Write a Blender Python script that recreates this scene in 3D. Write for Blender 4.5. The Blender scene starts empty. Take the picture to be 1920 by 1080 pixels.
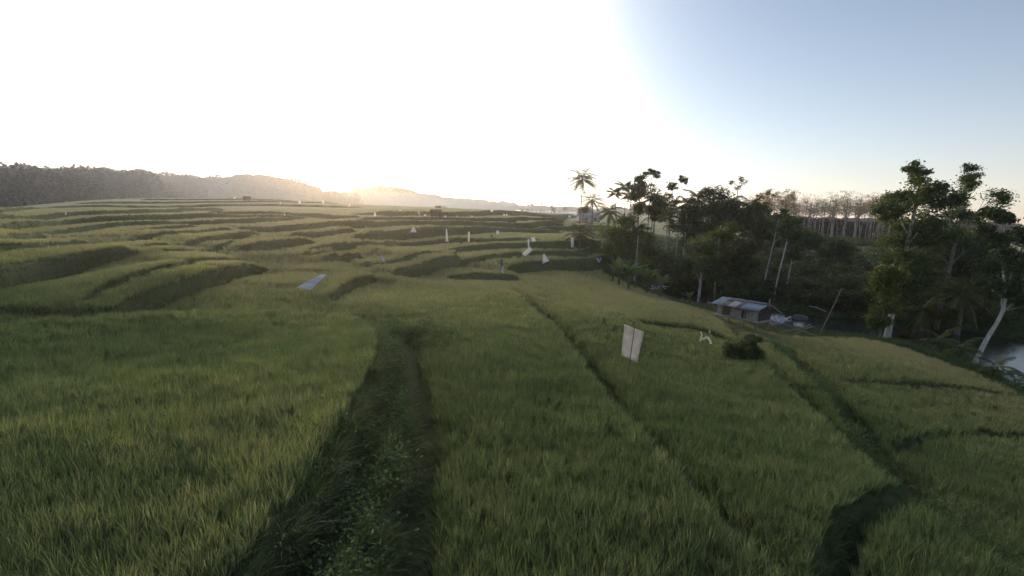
import bpy, math, random
import numpy as np
from mathutils import Matrix, Vector
random.seed(11)
rng = np.random.default_rng(7)
C = bpy.context.scene.collection
scene = bpy.context.scene
R = math.radians

# ------------------------------------------------------------------ camera, world, sun, exposure
EZ = 12.0                      # eye height above the river datum
F = 960.0                      # focal length in photo pixels (1920 wide)
PITCH, ROLL = R(8.6), R(1.8)
fwd = np.array([0, math.cos(PITCH), -math.sin(PITCH)])
r0 = np.array([1.0, 0, 0]); u0 = np.array([0, math.sin(PITCH), math.cos(PITCH)])
rt = r0*math.cos(ROLL) + u0*math.sin(ROLL)
up = -r0*math.sin(ROLL) + u0*math.cos(ROLL)
cam_data = bpy.data.cameras.new('camera')
cam = bpy.data.objects.new('camera', cam_data); C.objects.link(cam)
cam_data.sensor_width = 36; cam_data.lens = 18.0
cam_data.clip_start = 0.1; cam_data.clip_end = 6000
m = Matrix.Identity(4)
for i in range(3):
    m[i][0] = rt[i]; m[i][1] = up[i]; m[i][2] = -fwd[i]
m[2][3] = EZ
cam.matrix_world = m
scene.camera = cam

SUN_AZ, SUN_EL = R(-18.3), R(2.0)      # azimuth from +Y towards +X
sund = Vector((math.sin(SUN_AZ)*math.cos(SUN_EL), math.cos(SUN_AZ)*math.cos(SUN_EL), math.sin(SUN_EL)))
world = bpy.data.worlds.new('World'); scene.world = world
world.use_nodes = True
wn = world.node_tree.nodes; wl = world.node_tree.links
wn.clear()
def N(t, tree_nodes, **kw):
    n = tree_nodes.new(t)
    for k, v in kw.items():
        if k == 'op': n.operation = v
        else: setattr(n, k, v)
    return n
def wmath(op, a, b=None, c=None, clamp=False):
    n = wn.new('ShaderNodeMath'); n.operation = op; n.use_clamp = clamp
    for i, v in enumerate((a, b, c)):
        if v is None: continue
        if isinstance(v, (int, float)): n.inputs[i].default_value = v
        else: wl.new(v, n.inputs[i])
    return n.outputs[0]
def wscale(col, fac):
    n = wn.new('ShaderNodeVectorMath'); n.operation = 'SCALE'
    if isinstance(col, tuple): n.inputs[0].default_value = col
    else: wl.new(col, n.inputs[0])
    if isinstance(fac, (int, float)): n.inputs['Scale'].default_value = fac
    else: wl.new(fac, n.inputs['Scale'])
    return n.outputs[0]
def wadd(a, b):
    n = wn.new('ShaderNodeVectorMath'); n.operation = 'ADD'
    wl.new(a, n.inputs[0]); wl.new(b, n.inputs[1]); return n.outputs[0]
sky = wn.new('ShaderNodeTexSky'); sky.sky_type = 'NISHITA'; sky.sun_disc = False
sky.sun_elevation = R(10.0); sky.sun_rotation = SUN_AZ
sky.air_density = 1.0; sky.dust_density = 0.6; sky.ozone_density = 3.0; sky.altitude = 300
hsv = wn.new('ShaderNodeHueSaturation'); hsv.inputs['Saturation'].default_value = 0.68
wl.new(sky.outputs[0], hsv.inputs['Color'])
SKY_GAIN = 0.84
base_sky = wscale(hsv.outputs[0], SKY_GAIN)
tc = wn.new('ShaderNodeTexCoord')
nrm = wn.new('ShaderNodeVectorMath'); nrm.operation = 'NORMALIZE'; wl.new(tc.outputs['Generated'], nrm.inputs[0])
dt = wn.new('ShaderNodeVectorMath'); dt.operation = 'DOT_PRODUCT'
wl.new(nrm.outputs[0], dt.inputs[0]); dt.inputs[1].default_value = sund
dp = wmath('MAXIMUM', dt.outputs['Value'], 0.0)
# the bright veil round the sun stands taller than wide
sq = wn.new('ShaderNodeVectorMath'); sq.operation = 'MULTIPLY'; wl.new(nrm.outputs[0], sq.inputs[0]); sq.inputs[1].default_value = (1, 1, 0.52)
sqn = wn.new('ShaderNodeVectorMath'); sqn.operation = 'NORMALIZE'; wl.new(sq.outputs[0], sqn.inputs[0])
dv = wn.new('ShaderNodeVectorMath'); dv.operation = 'DOT_PRODUCT'; wl.new(sqn.outputs[0], dv.inputs[0]); dv.inputs[1].default_value = sund
dvp = wmath('MAXIMUM', dv.outputs['Value'], 0.0)
GLOW = 60.0
g1 = wmath('ADD', wmath('MULTIPLY', wmath('POWER', dvp, 12.0), 4.6), wmath('MULTIPLY', wmath('POWER', dvp, 30.0), GLOW*.92))
g2 = wmath("MULTIPLY", wmath("POWER", dp, 60.0), GLOW*0.5)
g3 = wmath('MULTIPLY', wmath('POWER', dp, 300.0), 60.0)
total = wadd(base_sky, wscale((1.0, 0.91, 0.76), g1))
total = wadd(total, wscale((1.0, 0.90, 0.75), g2))
total = wadd(total, wscale((1.0, 0.74, 0.42), g3))
# soft grey cloud bank low over the left hills
sep = wn.new('ShaderNodeSeparateXYZ'); wl.new(nrm.outputs[0], sep.inputs[0])
hband = wmath('POWER', wmath('SUBTRACT', 1.0, wmath('ABSOLUTE', sep.outputs[2])), 9.0)
total = wadd(total, wscale((2.6, 1.7, 1.3), hband))
az = wmath('ARCTAN2', sep.outputs[0], sep.outputs[1])
comb = wn.new('ShaderNodeCombineXYZ'); wl.new(wmath('MULTIPLY', az, 9.0), comb.inputs[0]); wl.new(wmath('MULTIPLY', sep.outputs[2], 40.0), comb.inputs[1])
cn = wn.new('ShaderNodeTexNoise'); cn.inputs['Scale'].default_value = 1.0; cn.inputs['Detail'].default_value = 6.0
wl.new(comb.outputs[0], cn.inputs['Vector'])
# top of the bank: elevation falls from 0.075 at az -38deg to 0.035 at az -25deg
topz = wmath('MULTIPLY_ADD', wmath('ADD', az, R(38)), -0.16, 0.10)
topz = wmath('MULTIPLY_ADD', wmath('SUBTRACT', cn.outputs['Fac'], 0.5), 0.03, topz)
cmask = wmath('MULTIPLY', wmath('SUBTRACT', topz, sep.outputs[2]), 45.0, clamp=True)
lmask = wmath('MULTIPLY', wmath('MULTIPLY', wmath('SUBTRACT', az, R(-43)), 12.0, clamp=True), wmath('MULTIPLY', wmath('SUBTRACT', R(-26), az), 9.0, clamp=True))
cmask = wmath('MULTIPLY', wmath('MULTIPLY', cmask, lmask), 0.8)
# the low sun itself: an orange core where it touches the ridge
core = wmath('MULTIPLY', wmath('POWER', dp, 1200.0), 0.98)
mixs = wn.new('ShaderNodeMix'); mixs.data_type = 'RGBA'
wl.new(core, mixs.inputs[0]); wl.new(total, mixs.inputs[6]); mixs.inputs[7].default_value = (32.0, 4.6, 0.3, 1); total = mixs.outputs[2]
mixc = wn.new('ShaderNodeMix'); mixc.data_type = 'RGBA'
wl.new(cmask, mixc.inputs[0]); wl.new(total, mixc.inputs[6]); mixc.inputs[7].default_value = (1.5, 1.4, 1.4, 1)
bg = wn.new('ShaderNodeBackground'); bg.inputs['Strength'].default_value = 0.1
wl.new(mixc.outputs[2], bg.inputs['Color'])
wo = wn.new('ShaderNodeOutputWorld'); wl.new(bg.outputs[0], wo.inputs['Surface'])

sl = bpy.data.lights.new('sun', 'SUN'); sl.energy = 1.5; sl.angle = R(1.0); sl.color = (1.0, 0.60, 0.26)
sun = bpy.data.objects.new('sun', sl); C.objects.link(sun)
LAMP_EL = R(2.6)
lampd = Vector((math.sin(SUN_AZ)*math.cos(LAMP_EL), math.cos(SUN_AZ)*math.cos(LAMP_EL), math.sin(LAMP_EL)))
sun.rotation_mode = 'QUATERNION'; sun.rotation_quaternion = lampd.to_track_quat('Z', 'Y')
sun.location = (-40, 60, 60)

scene.view_settings.view_transform = 'Standard'; scene.view_settings.look = 'None'
scene.view_settings.exposure = 1.06; scene.view_settings.gamma = 1.0
cy = scene.cycles
cy.max_bounces = 6; cy.diffuse_bounces = 3; cy.glossy_bounces = 2; cy.transmission_bounces = 3
cy.volume_bounces = 1; cy.transparent_max_bounces = 8; cy.use_denoising = True
cy.caustics_reflective = False; cy.caustics_refractive = False

# ------------------------------------------------------------------ helpers
def ray(px, py):
    d = fwd*F + rt*(px-960) + up*(540-py)
    return d/np.linalg.norm(d)
def tag(o, label=None, cat=None, group=None, kind=None):
    if label: o['label'] = label
    if cat: o['category'] = cat
    if group: o['group'] = group
    if kind: o['kind'] = kind
    return o
def link(name, me, mat=None, parent=None, loc=None):
    o = bpy.data.objects.new(name, me); C.objects.link(o)
    if mat is not None and len(me.materials) == 0: me.materials.append(mat)
    if parent: o.parent = parent
    if loc is not None: o.location = loc
    return o
def empty(name, loc, rz=0.0, sc=1.0):
    o = bpy.data.objects.new(name, None); C.objects.link(o)
    o.location = loc; o.rotation_euler = (0, 0, rz); o.scale = (sc, sc, sc)
    o.empty_display_size = 0.3
    return o
def qmesh(name, V, Q, smooth=False):
    V = np.asarray(V, dtype=np.float32).reshape(-1, 3); Q = np.asarray(Q, dtype=np.int32).reshape(-1, 4)
    me = bpy.data.meshes.new(name)
    me.vertices.add(len(V)); me.vertices.foreach_set('co', V.ravel())
    me.loops.add(len(Q)*4); me.loops.foreach_set('vertex_index', Q.ravel())
    me.polygons.add(len(Q)); me.polygons.foreach_set('loop_start', np.arange(0, len(Q)*4, 4, dtype=np.int32))
    if smooth: me.polygons.foreach_set('use_smooth', np.ones(len(Q), dtype=bool))
    me.update(calc_edges=True); me.validate()
    return me
class QB:
    """collects quads"""
    def __init__(s): s.V = []; s.Q = []; s.n = 0
    def add(s, V, Q):
        V = np.asarray(V, float).reshape(-1, 3); Q = np.asarray(Q, int).reshape(-1, 4)
        s.V.append(V); s.Q.append(Q + s.n); s.n += len(V)
    def tube(s, P, rad, n=7, cap=True):
        P = np.asarray(P, float); k = len(P); rad = np.broadcast_to(np.asarray(rad, float), (k,))
        T = np.gradient(P, axis=0); T /= np.linalg.norm(T, axis=1)[:, None] + 1e-9
        ref = np.array([0.31, 0.95, 0.05]) if abs(T[0][2]) > .7 else np.array([0, 0, 1.0])
        A = np.cross(T, ref); A /= np.linalg.norm(A, axis=1)[:, None] + 1e-9
        B = np.cross(T, A)
        ang = np.arange(n)*2*math.pi/n
        V = P[:, None] + rad[:, None, None]*(A[:, None]*np.cos(ang)[None, :, None] + B[:, None]*np.sin(ang)[None, :, None])
        V = V.reshape(-1, 3)
        i = np.arange(k-1)[:, None]*n; j = np.arange(n)[None]; j2 = (j+1) % n
        Q = np.stack([i+j, i+j2, i+n+j2, i+n+j], -1).reshape(-1, 4)
        s.add(V, Q)
        if cap:
            for ring, pt in ((0, P[0]), (k-1, P[-1])):
                Vc = np.vstack([V[ring*n:(ring+1)*n], pt[None]])
                Qc = [[a, (a+1) % n, n, n] for a in range(0, n)]
                Qc = [[a, (a+1) % n, (a+2) % n, n] for a in range(0, n-1, 2)]
                s.add(Vc, Qc)
    def box(s, c, h, ax=None):
        c = np.asarray(c, float); h = np.asarray(h, float)
        if ax is None: ax = np.eye(3)
        sg = np.array([[a, b, d] for a in (-1, 1) for b in (-1, 1) for d in (-1, 1)], float)
        V = c + (sg*h) @ np.asarray(ax, float)
        s.add(V, [[0, 1, 3, 2], [4, 6, 7, 5], [0, 4, 5, 1], [2, 3, 7, 6], [0, 2, 6, 4], [1, 5, 7, 3]])
    def leaves(s, P, size, flat=0.3, asp=0.5):
        """diamond leaf quads at P"""
        n = len(P)
        if n == 0: return
        size = np.broadcast_to(np.asarray(size, float), (n,))
        a = rng.normal(size=(n, 3)); a[:, 2] *= (1-flat); a[:, 2] -= 0.25; a /= np.linalg.norm(a, axis=1)[:, None]
        b = rng.normal(size=(n, 3)); b[:, 2] *= 0.6; b -= a*np.sum(a*b, 1)[:, None]; b /= np.linalg.norm(b, axis=1)[:, None]
        L = size[:, None]; W = size[:, None]*asp
        V = np.stack([P - a*L*.5, P + b*W*.5, P + a*L*.5, P - b*W*.5], 1)
        s.add(V.reshape(-1, 3), np.arange(4*n).reshape(-1, 4))
    def mesh(s, name, smooth=False):
        return qmesh(name, np.vstack(s.V), np.vstack(s.Q), smooth)

# ------------------------------------------------------------------ materials
def new_mat(name):
    mt = bpy.data.materials.new(name); mt.use_nodes = True
    nt = mt.node_tree; nt.nodes.clear()
    out = nt.nodes.new('ShaderNodeOutputMaterial')
    return mt, nt, out
def ramp(nt, fac, cols):
    r = nt.nodes.new('ShaderNodeValToRGB'); e = r.color_ramp.elements
    while len(e) < len(cols): e.new(0.5)
    for k, (p, c) in enumerate(cols):
        e[k].position = p; e[k].color = (*c, 1)
    nt.links.new(fac, r.inputs[0]); return r.outputs[0]
def noise(nt, scale, coord=None, detail=3, obj=True):
    n = nt.nodes.new('ShaderNodeTexNoise'); n.inputs['Scale'].default_value = scale; n.inputs['Detail'].default_value = detail
    if coord is None:
        t = nt.nodes.new('ShaderNodeTexCoord'); coord = t.outputs['Object']
    nt.links.new(coord, n.inputs['Vector']); return n.outputs['Fac']
def mixrgb(nt, fac, a, b, mode='MIX'):
    n = nt.nodes.new('ShaderNodeMix'); n.data_type = 'RGBA'; n.blend_type = mode
    for k, v in ((0, fac), (6, a), (7, b)):
        if isinstance(v, (int, float)): n.inputs[k].default_value = v
        elif isinstance(v, tuple): n.inputs[k].default_value = (*v, 1)
        else: nt.links.new(v, n.inputs[k])
    return n.outputs[2]
def math_(nt, op, a, b, clamp=False):
    n = nt.nodes.new('ShaderNodeMath'); n.operation = op; n.use_clamp = clamp
    for i, v in enumerate((a, b)):
        if isinstance(v, (int, float)): n.inputs[i].default_value = v
        else: nt.links.new(v, n.inputs[i])
    return n.outputs[0]
def leaf_shader(nt, out, col, trans=0.4, rough=0.55, tcol=None):
    d = nt.nodes.new('ShaderNodeBsdfPrincipled'); d.inputs['Roughness'].default_value = rough
    d.inputs['Specular IOR Level'].default_value = 0.25
    t = nt.nodes.new('ShaderNodeBsdfTranslucent'); mx = nt.nodes.new('ShaderNodeMixShader'); mx.inputs[0].default_value = trans
    nt.links.new(col, d.inputs['Base Color'])
    nt.links.new(mixrgb(nt, 1.0, col, tcol or (1.25, 1.2, 0.6), 'MULTIPLY'), t.inputs['Color'])
    nt.links.new(d.outputs[0], mx.inputs[1]); nt.links.new(t.outputs[0], mx.inputs[2])
    nt.links.new(mx.outputs[0], out.inputs['Surface'])
def leaf_mat(name, dark, mid, light, scale=1.2, trans=0.4):
    mt, nt, out = new_mat(name)
    geo = nt.nodes.new('ShaderNodeNewGeometry')
    f1 = noise(nt, scale, geo.outputs['Position'], 3)
    rp = math_(nt, 'MULTIPLY', geo.outputs['Random Per Island'], 0.35)
    f = math_(nt, 'ADD', math_(nt, 'MULTIPLY', f1, 0.9), rp)
    oi = nt.nodes.new('ShaderNodeObjectInfo')
    f = math_(nt, 'ADD', f, math_(nt, 'MULTIPLY', math_(nt, 'SUBTRACT', oi.outputs['Random'], 0.5), 0.22))
    col = ramp(nt, f, [(0.35, dark), (0.6, mid), (0.9, light)])
    leaf_shader(nt, out, col, trans)
    return mt
def simple_mat(name, c1, c2, scale=6, rough=0.8, metal=0.0, stretch=None, bump=0.0):
    mt, nt, out = new_mat(name)
    p = nt.nodes.new('ShaderNodeBsdfPrincipled'); p.inputs['Roughness'].default_value = rough; p.inputs['Metallic'].default_value = metal
    t = nt.nodes.new('ShaderNodeTexCoord'); co = t.outputs['Object']
    if stretch:
        mp = nt.nodes.new('ShaderNodeMapping'); mp.inputs['Scale'].default_value = stretch; nt.links.new(co, mp.inputs[0]); co = mp.outputs[0]
    f = noise(nt, scale, co, 5)
    nt.links.new(ramp(nt, f, [(0.3, c1), (0.7, c2)]), p.inputs['Base Color'])
    if bump:
        b = nt.nodes.new('ShaderNodeBump'); b.inputs['Strength'].default_value = bump; nt.links.new(f, b.inputs['Height']); nt.links.new(b.outputs[0], p.inputs['Normal'])
    nt.links.new(p.outputs[0], out.inputs['Surface'])
    return mt
def crop_mat(name, cols, trans=0.45):
    """blades: colour from the tint the field has at that spot"""
    mt, nt, out = new_mat(name)
    at = nt.nodes.new('ShaderNodeAttribute'); at.attribute_type = 'INSTANCER'; at.attribute_name = 'tint'
    geo = nt.nodes.new('ShaderNodeNewGeometry')
    f = math_(nt, 'ADD', at.outputs['Fac'], math_(nt, 'MULTIPLY', math_(nt, 'SUBTRACT', geo.outputs['Random Per Island'], 0.5), 0.5))
    leaf_shader(nt, out, ramp(nt, f, cols), trans, 0.75, (1.15, 1.15, 0.7))
    return mt
M = {}
M['rice'] = crop_mat('rice_blades', [(0.0, (0.070, 0.130, 0.06)), (0.4, (0.150, 0.215, 0.102)), (0.7, (0.265, 0.282, 0.145)), (1.0, (0.45, 0.41, 0.26))])
M['bank'] = crop_mat('bank_grass_blades', [(0.0, (0.055, 0.10, 0.042)), (0.5, (0.11, 0.165, 0.07)), (1.0, (0.18, 0.175, 0.085))])
M['weed'] = crop_mat('weed_leaves', [(0.0, (0.042, 0.082, 0.040)), (0.5, (0.080, 0.135, 0.065)), (1.0, (0.15, 0.20, 0.10))])
M['leaf_dark'] = leaf_mat('dark_foliage', (0.030, 0.050, 0.026), (0.058, 0.086, 0.040), (0.105, 0.125, 0.055))
M['leaf_mid'] = leaf_mat('green_foliage', (0.042, 0.072, 0.032), (0.082, 0.122, 0.050), (0.145, 0.18, 0.07))
M['leaf_yellow'] = leaf_mat('yellow_green_foliage', (0.045, 0.075, 0.022), (0.095, 0.135, 0.035), (0.18, 0.20, 0.055))
M['leaf_brown'] = leaf_mat('brownish_foliage', (0.045, 0.045, 0.025), (0.07, 0.07, 0.035), (0.12, 0.10, 0.05))
M['leaf_pink'] = leaf_mat('pale_sparse_foliage', (0.22, 0.17, 0.145), (0.32, 0.25, 0.21), (0.45, 0.36, 0.31))
M['frond'] = leaf_mat('palm_fronds', (0.035, 0.055, 0.022), (0.07, 0.09, 0.032), (0.14, 0.13, 0.045), 0.8)
M['banana'] = leaf_mat('banana_leaves', (0.05, 0.10, 0.035), (0.09, 0.16, 0.055), (0.17, 0.22, 0.09), 0.9)
M['flower'] = leaf_mat('red_orange_leaves', (0.04, 0.04, 0.02), (0.09, 0.06, 0.025), (0.22, 0.10, 0.03), 2.0)
M['far_forest'] = leaf_mat('distant_forest_foliage', (0.013, 0.019, 0.012), (0.017, 0.023, 0.013), (0.023, 0.029, 0.016), 0.15, 0.04)
M['bark_white'] = simple_mat('pale_bark', (0.28, 0.27, 0.24), (0.55, 0.54, 0.50), 2.5, 0.9, stretch=(3, 3, 1), bump=0.4)
M['bark_plant'] = simple_mat('pale_grey_bark', (0.10, 0.09, 0.085), (0.30, 0.28, 0.26), .6, 0.9)
M['bark_grey'] = simple_mat('grey_bark', (0.10, 0.09, 0.08), (0.22, 0.20, 0.17), 3, 0.9, stretch=(3, 3, 1), bump=0.5)
M['bark_dark'] = simple_mat('dark_bark', (0.045, 0.038, 0.03), (0.10, 0.085, 0.065), 3, 0.95, stretch=(3, 3, 1), bump=0.5)
M['bamboo'] = simple_mat('weathered_bamboo', (0.16, 0.12, 0.08), (0.32, 0.26, 0.18), 5, 0.7)
M['pole'] = simple_mat('dark_pole', (0.05, 0.045, 0.045), (0.10, 0.09, 0.085), 5, 0.7)
M['rag_dark'] = simple_mat('dark_rag_cloth', (0.03, 0.035, 0.045), (0.07, 0.08, 0.10), 5, 0.9)
def cloth_mat(name, c1, c2, tr=0.45):
    mt, nt, out = new_mat(name)
    f = noise(nt, 3.0, None, 5)
    leaf_shader(nt, out, ramp(nt, f, [(0.35, c1), (0.65, c2)]), tr, 0.8, (1.0, 1.0, 1.0))
    return mt
M['cloth_white'] = cloth_mat('white_plastic_sheet', (0.82, 0.81, 0.77), (0.90, 0.89, 0.86), 0.55)
M['cloth_pink'] = cloth_mat('stained_beige_sheet', (0.62, 0.54, 0.48), (0.74, 0.71, 0.67), 0.5)
M['cloth_blue'] = cloth_mat('bluish_sheet', (0.50, 0.55, 0.68), (0.74, 0.76, 0.78), 0.4)
M['cloth_cream'] = cloth_mat('cream_rag', (0.75, 0.72, 0.55), (0.85, 0.83, 0.70), 0.4)
M['plank'] = simple_mat('weathered_planks', (0.22, 0.20, 0.18), (0.42, 0.38, 0.34), 4, 0.85, stretch=(1, 1, 6))
M['plank_dark'] = simple_mat('dark_boards', (0.04, 0.035, 0.03), (0.08, 0.07, 0.06), 4, 0.9, stretch=(1, 1, 6))
M['tin_blue'] = simple_mat('bluish_tin', (0.13, 0.17, 0.21), (0.24, 0.30, 0.35), 3, 0.4, 0.5)
M['tin_rust'] = simple_mat('rusty_tin', (0.09, 0.07, 0.08), (0.17, 0.13, 0.13), 5, 0.6, 0.3)
M['tin_pale'] = simple_mat('pale_tin', (0.26, 0.25, 0.26), (0.40, 0.38, 0.38), 4, 0.5, 0.3)
M['tin_navy'] = simple_mat('dark_blue_tin', (0.05, 0.06, 0.09), (0.09, 0.11, 0.15), 4, 0.5, 0.3)
M['thatch'] = simple_mat('grey_thatch', (0.07, 0.06, 0.05), (0.15, 0.13, 0.10), 6, 0.95)
M['brick'] = simple_mat('dull_red_brick_wall', (0.12, 0.06, 0.05), (0.20, 0.11, 0.09), 8, 0.9)
M['plaster'] = simple_mat('grey_brown_plaster', (0.20, 0.16, 0.14), (0.28, 0.23, 0.20), 4, 0.9)
M['rock'] = simple_mat('wet_rock', (0.05, 0.05, 0.045), (0.14, 0.135, 0.12), 3, 0.6, bump=0.6)
M['grey_wall'] = simple_mat('grey_shed_wall', (0.25, 0.26, 0.28), (0.36, 0.37, 0.38), 2, 0.8)

# ------------------------------------------------------------------ ground shape
ctrl = []                                  # (theta, r, E)
def cp(px, py, E):
    d = ray(px, py); t = E/(-d[2]); ctrl.append((math.atan2(d[0], d[1]), t*math.hypot(d[0], d[1]), E))
def cd(px, D, E):
    d = ray(px, 395); ctrl.append((math.atan2(d[0], d[1]), D/math.cos(math.atan2(d[0], d[1])), E))
for a in [(960,1079,5.6),(400,1079,5.2),(0,1079,5.1),(1500,1079,6.3),(1919,1079,7.0),
          (0,800,5.0),(500,800,5.1),(960,800,5.6),(1400,800,6.7),(1800,800,7.9),
          (0,600,4.8),(400,590,5.0),(650,590,5.3),(960,600,5.6),(1200,600,6.5),(1400,625,7.8),(1640,640,8.3),(1780,675,8.5),(1900,735,8.7),
          (1130,510,6.3),(1200,545,7.0),(1290,568,7.6),
          (1230,548,9.2),(1330,572,9.2),(1450,598,9.2),(1600,625,9.2),(1750,655,9.2),(1890,690,9.2),
          (1350,530,8.7),(1600,580,8.4),(1850,590,8.3),(1300,500,8.0),(1700,500,7.4),(1800,478,5.6),
          (1550,455,8.3),(1640,462,8.3),(1440,440,7.5),(1550,438,8.2),
          (1160,505,6.2)]: cp(*a)
# level treads between the banks seen in each column fix how fast the slope climbs
COLS = {0: (600, 4.8, [(540,498),(475,463),(452,440),(428,420),(415,408),(401,398)]),
 100: (590, 4.9, [(517,483),(465,454),(440,431),(420,411),(408,402),(392,388)]),
 300: (588, 4.95, [(553,521),(511,504),(467,459),(448,441),(430,425),(421,413),(410,402),(389,386)]),
 500: (584, 5.1, [(503,486),(469,449),(430,420),(414,407),(407,400),(386,383)]),
 640: (578, 5.3, [(542,524),(490,470),(462,453),(442,433),(425,417),(407,401),(390,387)]),
 800: (600, 5.45, [(508,488),(483,477),(454,446),(440,422),(422,414),(414,409),(404,398)]),
 1000: (560, 5.7, [(504,485),(481,473),(467,455),(435,425),(423,416),(414,409),(405,400)]),
 1110: (560, 6.1, [(498,478),(478,470),(468,456),(440,430)])}
for px_, (y0_, E_, rl) in COLS.items():
    yh_ = 395.6+.0314*(px_-960); cp(px_, y0_, E_)
    for yb_, yt_ in rl:
        D_ = E_*F/(yb_-yh_); E2 = (yt_-yh_)*D_/F; cp(px_, (yb_+yt_)/2, (E_+E2)/2)
        print('col', px_, yb_, 'D %.0f E %.2f' % (D_, E2)) if False else None
        E_ = E2
for a in [(460,150,-.9),(300,135,-.2),(180,125,.6),(620,170,-.5),(720,220,-.3),(850,260,.2),(0,105,3.0),(-100,95,4.2),
          (460,260,3.0),(200,230,5.0),(0,170,7.0),(700,330,2.0),(850,400,1.2),(1000,400,.8),(1000,900,0.6),(300,900,3.0),(1110,180,3.0),(1130,260,2.5),(1300,250,6.5),
          (1500,300,7.0),(1800,300,7.0),(1500,900,2.5),(1800,900,2.5),(-200,400,7.0),(2300,60,9),(2300,200,8)]: cd(*a)
for th in (-175, -130, -90, 90, 130, 175):
    for r_ in (6, 60, 600): ctrl.append((R(th), r_, 6.0 if th < 0 else 8.0))
ctrl = np.array(ctrl)
def uv(th, r): return np.stack([np.log(np.maximum(r, 1.0))*1.0, th*1.6], -1)
U = uv(ctrl[:, 0], ctrl[:, 1])
def tps(d2): return 0.5*d2*np.log(d2 + 1e-9)
n = len(U)
K = tps(((U[:, None]-U[None])**2).sum(-1)) + np.eye(n)*0.004
A_ = np.zeros((n+3, n+3)); A_[:n, :n] = K; A_[:n, n] = 1; A_[:n, n+1:] = U; A_[n, :n] = 1; A_[n+1:, :n] = U.T
W = np.linalg.solve(A_, np.concatenate([ctrl[:, 2], np.zeros(3)]))
RMIN, RMAX, NR = 1.5, 1350.0, 1620
rs = RMIN*(RMAX/RMIN)**(np.arange(NR)/(NR-1))
ths = np.concatenate([np.linspace(-180, -66, 60, endpoint=False), np.arange(-66, 66, 0.15), np.linspace(66, 180, 60)])
ths = np.radians(ths); NT = len(ths)
def rbf(th, r):
    u = uv(th, r).reshape(-1, 2); out = np.empty(len(u))
    for i in range(0, len(u), 40000):
        q = u[i:i+40000]
        out[i:i+40000] = tps(((q[:, None]-U[None])**2).sum(-1)) @ W[:n] + W[n] + q @ W[n+1:]
    return out.reshape(np.shape(r))
# coarse base then bilinear up
ri = np.arange(0, NR, 6); ri = np.append(ri, NR-1); ti = np.unique(np.append(np.arange(0, NT, 6), NT-1))
Eb = rbf(*np.broadcast_arrays(ths[ti][:, None], rs[ri][None]))
lr = np.log(rs)
tmp = np.stack([np.interp(lr, lr[ri], row) for row in Eb])
Eb = np.stack([np.interp(ths, ths[ti], tmp[:, k]) for k in range(NR)], 1)
Z = EZ - Eb
X = np.sin(ths)[:, None]*rs[None]; Y = np.cos(ths)[:, None]*rs[None]
def sample(G, x, y):
    th = np.arctan2(x, y); r = np.clip(np.hypot(x, y), RMIN, RMAX*0.999)
    a = np.interp(th, ths, np.arange(NT)); b = np.log(r/RMIN)/math.log(RMAX/RMIN)*(NR-1)
    a0 = np.clip(a.astype(int), 0, NT-2); b0 = np.clip(b.astype(int), 0, NR-2); fa = a-a0; fb = b-b0
    return (G[a0, b0]*(1-fa)*(1-fb) + G[a0+1, b0]*fa*(1-fb) + G[a0, b0+1]*(1-fa)*fb + G[a0+1, b0+1]*fa*fb)
Zbase = Z.copy()
def unproj(px, py, G=None, tmax=2000):
    G = Zbase if G is None else G
    d = ray(px, py)
    t = 2.0*(tmax/2.0)**(np.arange(1600)/1599.0)
    P = d[None]*t[:, None] + np.array([0, 0, EZ])
    g = sample(G, P[:, 0], P[:, 1])
    hit = np.nonzero(P[:, 2] < g)[0]
    k = hit[0] if len(hit) else np.argmin(P[:, 2]-g)
    return P[k]
def catmull(P, m=6):
    P = np.asarray(P, float); out = []
    for i in range(len(P)-1):
        p0 = P[max(i-1, 0)]; p1 = P[i]; p2 = P[i+1]; p3 = P[min(i+2, len(P)-1)]
        for k in range(m):
            t = k/m
            out.append(0.5*((2*p1)+(-p0+p2)*t+(2*p0-5*p1+4*p2-p3)*t*t+(-p0+3*p1-3*p2+p3)*t**3))
    out.append(P[-1]); return np.array(out)
def curve_field(P, xs, ys):
    """signed distance (left of travel positive), parameter 0..1"""
    best = np.full(xs.shape, 1e9); sd = np.zeros(xs.shape); pr = np.zeros(xs.shape)
    seg = np.linalg.norm(np.diff(P, axis=0), axis=1); cum = np.concatenate([[0], np.cumsum(seg)]); Lt = cum[-1]
    for i in range(len(P)-1):
        ax, ay = P[i]; dx, dy = P[i+1]-P[i]; l2 = dx*dx+dy*dy+1e-9
        t = np.clip(((xs-ax)*dx+(ys-ay)*dy)/l2, 0, 1)
        qx = xs-(ax+t*dx); qy = ys-(ay+t*dy); d = qx*qx+qy*qy
        mk = d < best
        best = np.where(mk, d, best); s = np.sign(dx*(ys-ay)-dy*(xs-ax)); sd = np.where(mk, np.sqrt(d)*s, sd)
        pr = np.where(mk, (cum[i]+t*seg[i])/Lt, pr)
    return sd, pr, Lt
def sstep(a, b, x):
    t = np.clip((x-a)/(b-a), 0, 1); return t*t*(3-2*t)
riser = np.zeros_like(Z); nogrow = np.zeros_like(Z); weedy = np.zeros_like(Z)
delta = np.zeros_like(Z)
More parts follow.
